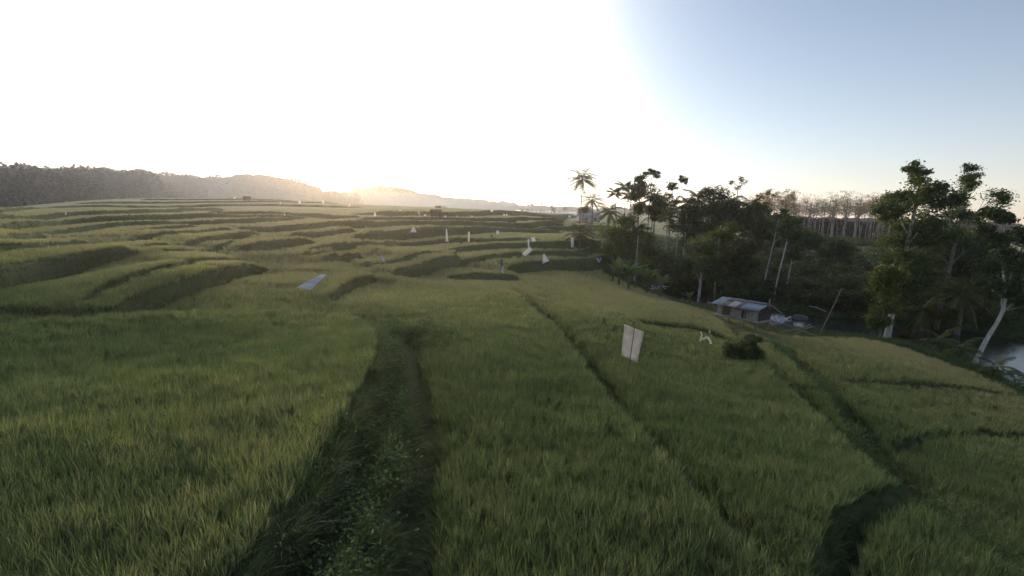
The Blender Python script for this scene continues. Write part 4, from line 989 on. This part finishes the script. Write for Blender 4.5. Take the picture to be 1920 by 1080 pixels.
zone(1440, 1660, 50, 62, 34, 1.4, 2.5, 'tangled green shrub of the thicket across the river, right of the hut', ['leaf_mid', 'leaf_dark', 'leaf_dark', 'leaf_brown'], 'shrubs in the thicket right of the hut')
zone(1640, 1960, 45, 60, 40, 1.8, 3.2, 'dark shrub filling the bank behind the big right trees', ['leaf_dark', 'leaf_dark', 'leaf_mid'], 'shrubs behind the big right trees')
zone(1260, 1640, 66, 95, 46, 2.0, 3.4, 'dark shrub deep in the grove undergrowth', ['leaf_dark', 'leaf_dark', 'leaf_mid'], 'undergrowth shrubs of the grove')
zone(1140, 1290, 64, 84, 22, 1.6, 2.8, 'leafy shrub under the palm cluster', ['leaf_dark', 'leaf_mid'], 'shrubs under the palm cluster')
zone(1470, 1650, 100, 125, 14, 1.2, 2.2, 'small shrub on the far right terraces', ['leaf_mid', 'leaf_dark'], 'shrubs on the far right terraces')
zone(1495, 1665, 132, 147, 26, 1.6, 3.2, 'small dark shrub at the foot of the pale plantation', ['leaf_dark', 'leaf_mid'], 'shrubs at the foot of the plantation')
zone(1680, 1960, 60, 85, 18, 2.6, 4.0, 'large dark shrub closing the view at the far right', ['leaf_dark', 'leaf_brown'], 'large shrubs at the far right')
zone(1380, 1400, 50, 52, 0, 1, 2, '', ['leaf_dark'], '')
for px, D, s_, lab, lf_, q in ((1392, 25.5, .75, 'dark leafy bush standing alone in the rice below the hut', 'leaf_dark', 1.9), (1405, 25.0, .65, 'second dark bush joined to the lone bush in the rice', 'leaf_mid', 1.7), (1416, 33, .8, 'dark green bush at the hut corner by the field edge', 'leaf_dark', .9),
                            (1285, 51, .9, 'low leafy bush at the field edge left of the hut', 'leaf_mid', .7), (1305, 49, .8, 'small broad-leaved bush left of the hut', 'leaf_mid', .7), (1530, 45, .9, 'low bush behind the crossed bamboo poles', 'leaf_dark', .7),
                            (1590, 43, 1.1, 'low dark bush left of the thick white trunk', 'leaf_dark', .6), (1625, 42, 1.0, 'low dark bush at the foot of the thick white trunk', 'leaf_dark', .6), (1697, 41, .9, 'bush with dull orange and red leaves right of the thick white trunk', 'flower', 1.1),
                            (640, 43, .9, 'grassy bush on the tip of the left terrace mound', 'leaf_mid', .5), (765, 18.5, .55, 'leafy clump at the corner where two paddies meet', 'leaf_mid', .6), (790, 19.2, .5, 'broad-leaved clump right of the paddy corner', 'leaf_dark', .6),
                            (1003, 60, .7, 'small dark bush on the terrace bank near the white flags', 'leaf_dark', .6), (822, 150, 1.8, 'dark bush beside the far little shelter', 'leaf_brown', .5)):
    shrub(px, D, s_, lab, lf_, None, q)
# dark scrubby crop on the middle right terrace
for _ in range(34):
    px = rng.uniform(945, 1120); D = rng.uniform(84, 122)
    shrub(px, D, rng.uniform(.8, 1.5), 'low brown scrub on the terrace left of the short wide palm', 'leaf_brown', 'brown scrub on the middle terrace', .55)
# left skyline trees
for px, D, tp_, lab in ((34, 285, 304, 'largest round tree on the left skyline'), (62, 290, 319, 'tree just right of the largest skyline tree'), (8, 285, 312, 'tree at the left frame edge on the skyline'), (148, 300, 313, 'flat-topped tree on the left skyline'),
                        (128, 295, 316, 'rounded tree left of the flat-topped skyline tree'), (172, 305, 319, 'rounded tree right of the flat-topped skyline tree'), (236, 320, 326, 'pointed tree on the left skyline'), (292, 335, 330, 'broad tree before the long hill')):
    T(px, D, tp_, [(0, .8, .2, 1.2), (-.16, .68, .18, 1), (.16, .7, .18, 1), (0, .55, .2, .8)], lab, tr=.5, nleaf=1800, ls=.9, leaf='far_forest', bark='bark_dark', name='skyline_tree', dens_shell=.1, subr=.6)
for k, px in enumerate(np.arange(-10, 440, 9.5)):
    T(px+rng.uniform(-4, 4), 245+rng.uniform(-12, 30)+(px*.1), 352+rng.uniform(-14, 6)+px*.02, [(0, .8, .16, 1), (-.1, .66, .15, .8), (.1, .66, .15, .8)], 'hazy tree with faint trunk at the foot of the left forest', tr=.22, nleaf=700, ls=.7, leaf='far_forest', bark='bark_grey', name='forest_edge_tree', dens_shell=.1, subr=.6)['group'] = 'hazy trees at the foot of the left forest'
# banana plants
def banana(px, D, H, n_, label):
    loc = place(px, D); e = empty('banana_plant', loc, rng.uniform(0, 6)); tag(e, label, 'banana plant')
    tq = QB(); tq.tube([[0, 0, 0], [.02, 0, H*.3], [.03, .02, H*.55]], [.13, .11, .07], 8); link('stem', tq.mesh('stem', True), M['banana'], e)
    for f_ in range(n_):
        cq = QB(); a = f_*2.4+rng.normal()*.2; el = R(rng.uniform(48, 82)); L = H*rng.uniform(.5, .7); seg = 9; p = np.array([.03, .02, H*.5]); d_el = R(rng.uniform(30, 75))/seg
        pts = [p]
        for k in range(seg): pts.append(pts[-1]+L/seg*np.array([math.cos(el)*math.cos(a), math.cos(el)*math.sin(a), math.sin(el)])); el -= d_el
        pts = np.array(pts); side = np.array([-math.sin(a), math.cos(a), 0]); t = np.linspace(0, 1, seg+1); w = .26*H/3*np.clip(np.sin(np.clip((t-.15)/.85, 0, 1)*math.pi), .05, 1)**.6
        rag = 1+rng.normal(size=seg+1)*.12
        V = np.stack([pts+side*(w*rag)[:, None]+[0, 0, .03], pts, pts-side*(w*rag)[:, None]+[0, 0, .03]], 1).reshape(-1, 3)
        Q = [[3*k, 3*k+1, 3*k+4, 3*k+3] for k in range(seg)]+[[3*k+1, 3*k+2, 3*k+5, 3*k+4] for k in range(seg)]
        cq.add(V, Q); cq.tube(pts, np.linspace(.03, .008, seg+1), 4, cap=False); link('leaf', cq.mesh('leaf', True), M['banana'], e)
for a in ((1160, 50, 3.0, 8, 'leftmost banana plant at the field corner'), (1178, 49, 3.2, 9, 'banana plant with pale upright leaves beside the leftmost one'), (1190, 51, 2.8, 8, 'banana plant half hidden in the corner foliage'), (1212, 49, 2.9, 8, 'banana plant with spread leaves before the white water'),
          (1237, 48, 2.6, 7, 'rightmost banana plant before the white water'), (1148, 52, 2.2, 7, 'low banana plant at the edge of the corner foliage'), (1292, 47, 1.4, 7, 'low banana sprout left of the hut'), (1270, 66, 2.5, 7, 'banana plant among the pale trunks behind')): banana(*a)


# ------------------------------------------------------------------ scare flags: a pole and a sheet each
def sheet(W_, thick=.006, nx=None):
    """grid of points (rows, cols, 3) -> closed thin sheet"""
    W_ = np.asarray(W_, float); a, b_ = W_.shape[:2]
    du = np.gradient(W_, axis=0); dv = np.gradient(W_, axis=1); nn = np.cross(du, dv); nn /= np.linalg.norm(nn, axis=2)[..., None]+1e-9
    qb = QB(); V = np.vstack([(W_+nn*thick/2).reshape(-1, 3), (W_-nn*thick/2).reshape(-1, 3)]); n_ = a*b_
    Q = []
    for i in range(a-1):
        for j in range(b_-1):
            q = [i*b_+j, i*b_+j+1, (i+1)*b_+j+1, (i+1)*b_+j]; Q.append(q); Q.append([n_+q[3], n_+q[2], n_+q[1], n_+q[0]])
    ed = [i*b_ for i in range(a)]; 
    loop = [(0, j) for j in range(b_)]+[(i, b_-1) for i in range(1, a)]+[(a-1, j) for j in range(b_-2, -1, -1)]+[(i, 0) for i in range(a-2, 0, -1)]
    L = [i*b_+j for i, j in loop]
    for k in range(len(L)): p_, q_ = L[k], L[(k+1) % len(L)]; Q.append([q_, p_, n_+p_, n_+q_])
    qb.add(V, Q); return qb
def flag(D, corners, label, mat='cloth_white', group=None, pole=None, depth=0.0, wave=.05, pmat='pole', pr=.012, nc=7, nr_=9, cat='flag', name='scare_flag'):
    """corners TL,TR,BR,BL in photo pixels at forward depth D (depth: extra metres of each corner)"""
    dd = np.broadcast_to(np.asarray(depth, float), (4,))
    K_ = []
    for (px, py), q in zip(corners, dd):
        d = ray(px, py); t = (D+q)/(d @ fwd); K_.append(np.array([d[0]*t, d[1]*t, EZ+d[2]*t]))
    TL, TR, BR, BL = K_
    if pole is None: pole = ((TL+TR)/2, None)
    else:
        P_ = []
        for px, py in pole:
            d = ray(px, py); t = (D+.03)/(d @ fwd); P_.append(np.array([d[0]*t, d[1]*t, EZ+d[2]*t]))
        pole = (P_[0], P_[1])
    topp = pole[0]; x, y = topp[0], topp[1]
    if pole[1] is not None:
        dr = pole[1]-pole[0]; g = gz(*pole[1][:2]); k_ = (g-.25-pole[0][2])/(dr[2]-1e-6); k_ = min(max(k_, 1.0), 6.0); bot = pole[0]+dr*k_
        if bot[2] > g: bot = np.array([bot[0], bot[1], gz(bot[0], bot[1])-.25])
    else: bot = np.array([x, y, gz(x, y)-.25])
    e = empty(name, bot); tag(e, label, cat, group)
    u_ = np.linspace(0, 1, nc); v_ = np.linspace(0, 1, nr_)
    G = (1-v_)[:, None, None]*((1-u_)[None, :, None]*TL+u_[None, :, None]*TR)+v_[:, None, None]*((1-u_)[None, :, None]*BL+u_[None, :, None]*BR)
    sz = np.linalg.norm(TL-BL)
    off = wave*sz*np.sin(u_[None]*5+v_[:, None]*2.3+D)*np.sin(v_[:, None]*3+u_[None]*2)
    G = G + off[..., None]*(-fwd) - bot
    link('cloth', sheet(G).mesh('cloth', True), M[mat], e)
    qb = QB(); tt = np.linspace(0, 1, 5)[:, None]; P = topp+(bot-topp)*tt; P[:, 0] += np.sin(tt[:, 0]*math.pi)*.02; P -= bot
    qb.tube(P, np.linspace(pr*.7, pr, 5), 6); link('pole', qb.mesh('pole', True), M[pmat], e)
    return e
flag(21.3, [(1171, 608), (1207, 622), (1195, 680), (1165, 666)], 'large stained beige sheet on a tilted pole in the near rice', 'cloth_pink', pole=[(1190, 611), (1180, 676)], depth=[0, .12, .12, 0], pr=.018)
flag(26, [(556, 539), (602, 515), (613, 515), (583, 544)], 'large pale sheet blowing nearly flat over the left rice', 'cloth_blue', pole=[(583, 541), (587, 572)], depth=[-.3, .5, .4, -.4], pr=.016, wave=.02)
g_ = 'white flags over the rice terraces'
def mf(px, py, w, h, D, label, tilt=0.0, kind=0, mat='cloth_white', pole_px=None):
    """small flag centred at px,py"""
    t = {0: [(-.5, -.5), (.5, -.5), (.5, .5), (-.5, .5)], 1: [(-.12, -.5), (.12, -.5), (.5, .5), (-.2, .5)], 2: [(-.1, -.5), (.1, -.5), (.5, .25), (-.5, .35)]}[kind]
    W3_ = unproj(px, py+h/2+max(1.2, 40.0/D), Zg, 600); D = float(W3_ @ fwd - EZ*fwd[2])*.985
    c_, s_ = math.cos(tilt), math.sin(tilt); cr = []
    for a, b_ in t: X_, Y_ = a*w, b_*h; cr.append((px+X_*c_-Y_*s_, py+X_*s_+Y_*c_))
    flag(D, cr, label, mat, g_, nc=4, nr_=5, depth=[0, .1, .15, 0], pr=.012+.0002*D, pole=pole_px)
mf(837, 441, 8, 24, 62, 'tall narrow white flag with a knotted top, near the middle terrace', .0, 1)
mf(879, 444, 3.5, 19, 62, 'thin upright white strip right of the tall knotted flag')
mf(775, 432, 13, 12, 74, 'grey-white diamond shaped flag against the terrace bank', .1, 2)
mf(933, 436, 5, 7, 85, 'small white flag on the terrace above the dark scrub')
mf(1000, 449, 7, 8, 70, 'small tilted white flag in front of the brown scrub', -.3)
mf(991, 456, 3, 16, 62, 'thin white flag hanging just above the big slanting one')
mf(989, 472, 9, 20, 50, 'white rectangular sheet slanting over the curved terrace', .85)
mf(1022, 486, 14, 20, 50, 'white triangular flag above the long dark terrace bank', -.25, 2)
mf(1073, 454, 5, 20, 62, 'upright narrow white flag left of the short wide palm')
mf(123, 399, 5, 8, 85, 'lone small white flag on the far left terraces', 0, 1)
mf(655, 385, 3.5, 6, 150, 'tiny white flag on the far field below the sunrise')
mf(703, 402, 4, 8, 125, 'small white flag on the far terraces right of the sunrise')
mf(785, 399, 4, 7, 125, 'tiny leaning white flag left of the far dark shelter', -.3, 1)
mf(797, 403.5, 4, 3.5, 125, 'tiny white square flag beside the far dark shelter')
mf(562, 380, 4, 6, 150, 'tiny white flag on the ridge left of the sunrise')
mf(606, 379, 4, 6, 155, 'tiny white flag on the ridge just under the hill gap')
mf(533, 402, 3.5, 5, 110, 'tiny pale flag on the left far terraces', 0, 1)
mf(440, 371, 4, 3, 190, 'tiny white speck of a flag left of the ridge shelter')
mf(526, 381, 3, 5, 150, 'tiny grey-white flag right of the ridge shelter')
mf(945, 403, 3, 3.5, 190, 'left one of a close pair of tiny white flags on the plain')
mf(950, 403, 3, 3.5, 190, 'right one of a close pair of tiny white flags on the plain')
mf(922, 395, 3.5, 5, 220, 'tiny white flag near the foot of the far hill')
mf(1068, 406, 4, 4, 180, 'tiny white flag on the plain left of the tallest palm trunk')
mf(1110, 408, 4, 5, 170, 'tiny white flag by the grey shed')
mf(835, 406, 4, 3.5, 165, 'tiny white flag just right of the far dark shelter')
mf(857, 406, 3, 3, 165, 'tiny white flag second from the far dark shelter')
mf(885, 406, 3.5, 3, 165, 'tiny white flag farthest right in the row after the far shelter')
mf(750, 394, 3.5, 3, 190, 'tiny white flag on the far plain above the diamond flag')
def rag(D, strips, pole_, label, mat='cloth_cream', dark=None):
    """torn strips on a thin stick; strips = list of pixel polylines with width px"""
    if D > 30: W3_ = unproj(*pole_[1], Zg, 600); D = float(W3_ @ fwd - EZ*fwd[2])*.985
    px0, py0 = pole_[0]; d = ray(px0, py0); t = D/(d @ fwd); x, y = d[0]*t, d[1]*t; zt = EZ+d[2]*t; bz = gz(x, y)-.2
    e = empty('scare_rag', (x, y, bz)); tag(e, label, 'scarecrow rag'); b0 = np.array([x, y, bz])
    qb = QB(); qb.tube([[0, 0, 0], [.02, .02, (zt-bz)*.5], [0, 0, zt-bz]], [.014, .012, .01], 6); link('pole', qb.mesh('pole', True), M['pole'], e)
    for si, (pts, w) in enumerate(strips):
        C_ = []
        for q, (px, py) in enumerate(pts):
            d = ray(px, py); t = (D-.04+.06*math.sin(q*2.1))/(d @ fwd); C_.append(np.array([d[0]*t, d[1]*t, EZ+d[2]*t])-b0)
        C_ = catmull(C_, 4); T_ = np.gradient(C_, axis=0); S_ = np.cross(T_, fwd); S_ /= np.linalg.norm(S_, axis=1)[:, None]+1e-9
        ww = w*D/F*(.5+.5*np.abs(np.sin(np.arange(len(C_))*1.3+.6)))*.5
        G = np.stack([C_-S_*ww[:, None], C_+fwd*.02, C_+S_*ww[:, None]], 1); link('strip', sheet(G).mesh('strip', True), M[dark if (dark and si == 0) else mat], e)
rag(25.5, [([(1314, 622), (1316, 630), (1312, 640)], 3.5), ([(1314, 630), (1319, 636), (1325, 632), (1331, 638), (1333, 645)], 5), ([(1331, 619), (1330, 625)], 3)], [(1328, 626), (1328, 650)], 'torn cream rag zigzagging on thin sticks in the near rice')
rag(50, [([(940, 486), (941, 492), (940, 500)], 4), ([(937, 497), (943, 502), (941, 508), (944, 512)], 4)], [(939, 487), (938, 520)], 'dark and pale rags hanging on a stick before the curved terrace', 'cloth_blue', 'rag_dark')
rag(46, [([(716, 481), (719, 488), (721, 492)], 3), ([(720, 485), (716, 490)], 3)], [(718, 480), (718, 495)], 'small pale tattered rag on a stick at the terrace edge', 'cloth_blue')
rag(62, [([(1118, 484), (1122, 488), (1124, 492)], 4), ([(1126, 484), (1126, 488)], 3)], [(1121, 480), (1121, 492)], 'pale rags tied at the dark bank below the leaning palm', 'cloth_blue')
rag(80, [([(921, 441), (923, 445)], 4)], [(922, 438), (922, 446)], 'small dark rag post on the upper middle terrace', 'rag_dark')

# ------------------------------------------------------------------ tin-roofed hut on the river edge
def hut():
    L0 = at_E(1338, 590, 7.9); A0 = place(1343, 39.8, 0); B0 = place(1418, 37.2, 0)
    ax = B0-A0; ax[2] = 0; Lh = np.linalg.norm(ax); ax /= Lh; ay = np.array([-ax[1], ax[0], 0]); zf = max(hgt(1345, 583, 39.3), A0[2]+.25)
    zf = hgt(1390, 597, 38.2)
    e = empty('hut', A0+ax*Lh/2, math.atan2(ax[1], ax[0])); e.location.z = zf; tag(e, 'weathered plank hut with patchwork tin roof on the river edge', 'hut')
    g0 = gz(*(A0+ax*Lh/2)[:2])-zf-.6
    h = Lh/2; Dp = 1.7; Hw = .86
    def P(name, qb, m, par=None): return link(name, qb.mesh(name), M[m], par or e)
    for x in (-h+.08, -h*.35, h*.35, h-.08):
        for y in (.05, Dp-.05):
            q = QB(); q.tube([[x, y, g0-.4], [x, y, Hw*1.05]], [.06, .05], 6); P('post', q, 'bamboo')
    q = QB(); q.box((0, Dp/2, -.04), (h+.15, Dp/2+.12, .05)); q.box((-h*.5, -.18, -.02), (h*.55, .12, .03)); P('floor', q, 'plank')
    def planks(x0, x1, z0, z1, y, m='plank'):
        q = QB(); n_ = max(2, int((z1-z0)/.16))
        for k in range(n_):
            a = z0+(z1-z0)*k/n_; b_ = z0+(z1-z0)*(k+1)/n_-.012; q.box(((x0+x1)/2+rng.normal()*.008, y+rng.normal()*.006, (a+b_)/2), ((x1-x0)/2, .014, (b_-a)/2))
        return q
    P('front_wall', planks(-h+.02, -h*.72, .02, Hw*.9, .0), 'plank'); P('front_wall', planks(-h*.28, h*.22, .02, Hw*.95, .0), 'plank'); P('front_wall', planks(h*.42, h*.98, .02, Hw*.8, .0), 'plank')
    P('back_wall', planks(-h, h, .02, Hw*.8, Dp), 'plank_dark')
    for x in (-h, h):
        q = QB()
        for k in range(6): a = .02+k*.16; q.box((x, Dp/2, a+.07), (.014, Dp/2-.02, .07))
        P('side_wall', q, 'plank' if x < 0 else 'plank_dark')
    q = QB()
    for k in range(5): q.box((-h*.5, .03, .16+k*.17), (h*.21, .012, .018))
    P('rail', q, 'bamboo')
    P('door', planks(h*.24, h*.40, .02, Hw*.82, .04, 'plank_dark'), 'plank_dark')
    for x in (-h+.05, -h*.68, -h*.3, h*.3): 
        q = QB(); q.box((x, -.14, -.35), (.045, .045, .33)); P('stilt', q, 'plank')
    # roof: sheets of different tin, low in front, ridge at two thirds
    yf, zf_, yr, zr, yb, zb = -.42, Hw*.92, Dp*.62, Hw*1.42, Dp+.35, Hw*1.15
    def tin(x0, x1, u0, u1, m, lift=0.0):
        nx = max(4, int((x1-x0)/.05)); G = np.zeros((2, nx, 3))
        for i_, u_ in enumerate((u0, u1)):
            for j_ in range(nx):
                x = x0+(x1-x0)*j_/(nx-1); G[i_, j_] = (x, yf+(yr-yf)*u_, zf_+(zr-zf_)*u_+.014*(j_ % 2)+lift)
        P('roof_sheet', sheet(G, .006), m)
    W = 2*h+.5; x0 = -h-.28
    tin(x0, x0+W*.20, 0, 1.02, 'tin_blue'); tin(x0+W*.19, x0+W*.36, 0, .62, 'tin_rust', .012); tin(x0+W*.19, x0+W*.36, .58, 1.02, 'tin_navy', .024)
    tin(x0+W*.35, x0+W*.52, 0, .72, 'tin_pale', .03); tin(x0+W*.35, x0+W*.53, .68, 1.02, 'tin_rust', .04); tin(x0+W*.51, x0+W*.63, 0, 1.02, 'tin_navy', .015); tin(x0+W*.62, x0+W, 0, .8, 'tin_blue', .03); tin(x0+W*.57, x0+W*.96, .76, 1.02, 'tin_navy', .045)
    G = np.zeros((2, 40, 3))
    for j_ in range(40): x = x0+W*j_/39; G[0, j_] = (x, yr, zr+.02); G[1, j_] = (x, yb, zb+.014*(j_ % 2))
    P('roof_sheet', sheet(G, .006), 'tin_rust')
    q = QB(); q.tube([[x0-.25, yf+.12, zf_+.03], [x0+W*.5, yf+.12, zf_-.03], [x0+W+.1, yf+.12, zf_-.02]], .03, 6); P('roof_pole', q, 'bamboo')
    q = QB(); q.tube([[x0+W*.3, yr, zr-.05], [x0+W+.2, yr-.1, zr-.05], [x0+W+1.0, yr-.2, zr-.45]], .035, 6); P('roof_pole', q, 'bamboo')
    q = QB(); q.tube([[h+.1, Dp*.7, zr-.3], [h+.1, Dp*.7, zr+.35]], .06, 6); P('stub_post', q, 'bamboo')
hut()
def pole(name, pts, r_, label, mat='bamboo', cat='bamboo pole'):
    W_ = []
    for px, py, D in pts:
        d = ray(px, py); t = D/(d @ fwd); W_.append(np.array([d[0]*t, d[1]*t, EZ+d[2]*t]))
    b0 = W_[0]; b0g = np.array([b0[0], b0[1], b0[2]]); q = QB(); q.tube(catmull(np.array(W_)-b0g, 4), r_, 6)
    o = link(name, q.mesh(name, True), M[mat], None, b0g); tag(o, label, cat); return o
pole('bamboo_pole', [(1537, 626, 40), (1562, 575, 40.3), (1578, 541, 40.6)], .03, 'long brown pole leaning right at the river bank', 'bamboo')
pole('bamboo_pole', [(1458, 604, 37.5), (1500, 619, 36), (1560, 640, 34), (1606, 659, 32)], .03, 'very long thin bamboo lying out from the rapids over the rice', 'bamboo')
pole('bamboo_pole', [(1462, 622, 37), (1500, 616, 37.2), (1520, 608, 37.4)], .035, 'crossed bamboo pole, upper one of the pair on the field edge', 'bamboo')
pole('bamboo_pole', [(1490, 627, 36.6), (1507, 618, 36.8), (1524, 612, 37)], .03, 'crossed bamboo pole, lower one of the pair on the field edge', 'bamboo')
pole('driftwood', [(1518, 574, 50), (1532, 577, 49.6), (1549, 584, 49.2)], .04, 'bleached driftwood branch lying over the rapids', 'bark_white', 'driftwood')
# rocks round the rapids and under the hut
def rock(px, py, E_, s_, label):
    c = at_E(px, py, E_); bm_ = QB(); nu, nv = 12, 8; V = []
    ph_ = rng.uniform(0, 6, 6)
    for i_ in range(nv+1):
        for j_ in range(nu):
            a = -math.pi/2+math.pi*i_/nv; t = 2*math.pi*j_/nu; r_ = 1+.22*math.sin(2*t+ph_[0])*math.cos(a)+.15*math.sin(3*t+ph_[1]+2*a)*math.cos(a)+.12*math.sin(4*a+ph_[2])
            V.append([s_*1.3*r_*math.cos(a)*math.cos(t), s_*r_*math.cos(a)*math.sin(t), s_*.6*r_*math.sin(a)])
    bm_.add(V, [[i_*nu+j_, i_*nu+(j_+1) % nu, (i_+1)*nu+(j_+1) % nu, (i_+1)*nu+j_] for i_ in range(nv) for j_ in range(nu)])
    o = link('rock', bm_.mesh('rock', True), M['rock'], None, c); o.rotation_euler = (0, 0, rng.uniform(0, 6)); tag(o, label, 'rock', 'wet rocks along the river')
for a in ((1432, 606, 9.0, .55), (1442, 610, 9.0, .5), (1420, 606, 8.8, .45), (1452, 613, 9.0, .5), (1478, 606, 9.2, .35), (1470, 612, 9.1, .45), (1540, 586, 9.2, .5), (1552, 577, 9.2, .4), (1215, 538, 9.2, .5), (1230, 535, 9.2, .4), (1500, 596, 9.2, .5), (1905, 700, 9.2, .3), (1870, 700, 9.2, .35)):
    rock(*a, 'dark wet rock beside the white water of the river')
# ------------------------------------------------------------------ far small buildings
def shelter(px, D, w, h, label, py_floor=None):
    W3_ = unproj(px, py_floor, Zg, 600); D_ = float(W3_ @ fwd - EZ*fwd[2]); w *= D_/D; h *= D_/D; D = D_
    loc = place(px, D, .1); e = empty('shelter', loc, .3); tag(e, label, 'shelter')
    for x in (-w*.42, w*.42):
        for y in (-w*.25, w*.25):
            q = QB(); q.tube([[x, y, -.3], [x, y, h*.72]], .07, 6); link('post', q.mesh('post'), M['bark_dark'], e)
    q = QB(); G = np.array([[[-w*.6, -w*.42, h*.62], [w*.6, -w*.42, h*.62]], [[-w*.55, 0, h], [w*.55, 0, h]], [[-w*.6, w*.42, h*.6], [w*.6, w*.42, h*.6]]]); link('roof', sheet(G, .14).mesh('roof'), M['thatch'], e)
    q = QB(); q.box((0, 0, h*.22), (w*.45, w*.28, .06)); link('floor', q.mesh('floor'), M['plank_dark'], e)
shelter(463, 190, 2.1, 1.7, 'tiny thatched shelter on the ridge before the forest', 377)
shelter(817, 148, 2.8, 2.1, 'dark little shelter on posts on the far terraces', 407)
def house(px, D, w, dp, h, rh, wall, roof, label, rz, name='house', cat='building'):
    loc = place(px, D, .2); e = empty(name, loc, rz); tag(e, label, cat)
    q = QB(); q.box((0, 0, h/2), (w/2, dp/2, h/2)); q.add([[-w/2, -dp/2, h], [w/2, -dp/2, h], [w/2, dp/2, h], [-w/2, dp/2, h], [-w/2, 0, h+rh-.1], [w/2, 0, h+rh-.1]], [[0, 3, 4, 4], [1, 2, 5, 5]]) if False else None
    link('wall', q.mesh('wall'), M[wall], e)
    G = np.array([[[-w*.56, -dp*.62, h-.05], [w*.56, -dp*.62, h-.05]], [[-w*.56, 0, h+rh], [w*.56, 0, h+rh]], [[-w*.56, dp*.62, h-.05], [w*.56, dp*.62, h-.05]]]); link('roof', sheet(G, .1).mesh('roof'), M[roof], e)
    for sx in (-1, 1):
        q = QB(); G = np.array([[[sx*w*.495, -dp*.5, h-.02], [sx*w*.495, dp*.5, h-.02]], [[sx*w*.495, -.03, h+rh*.93], [sx*w*.495, .03, h+rh*.93]]]); link('gable', sheet(G, .05).mesh('gable'), M[wall], e)
    for x in (-w*.28, w*.22):
        q = QB(); q.box((x, -dp/2-.02, h*.5), (w*.08, .03, h*.2)); link('window', q.mesh('window'), M['plank_dark'], e)
    q = QB(); q.box((-w*.02, -dp/2-.02, h*.36), (w*.07, .035, h*.36)); link('door', q.mesh('door'), M['plank'], e)
house(1104, 190, 7, 5, 2.2, 1.6, 'grey_wall', 'tin_pale', 'low grey shed on the plain behind the palms', .2, 'shed', 'shed')
house(1849, 56, 2.6, 2.2, 1.6, .5, 'brick', 'plaster', 'small dull red building half hidden in the trees at right', .5)
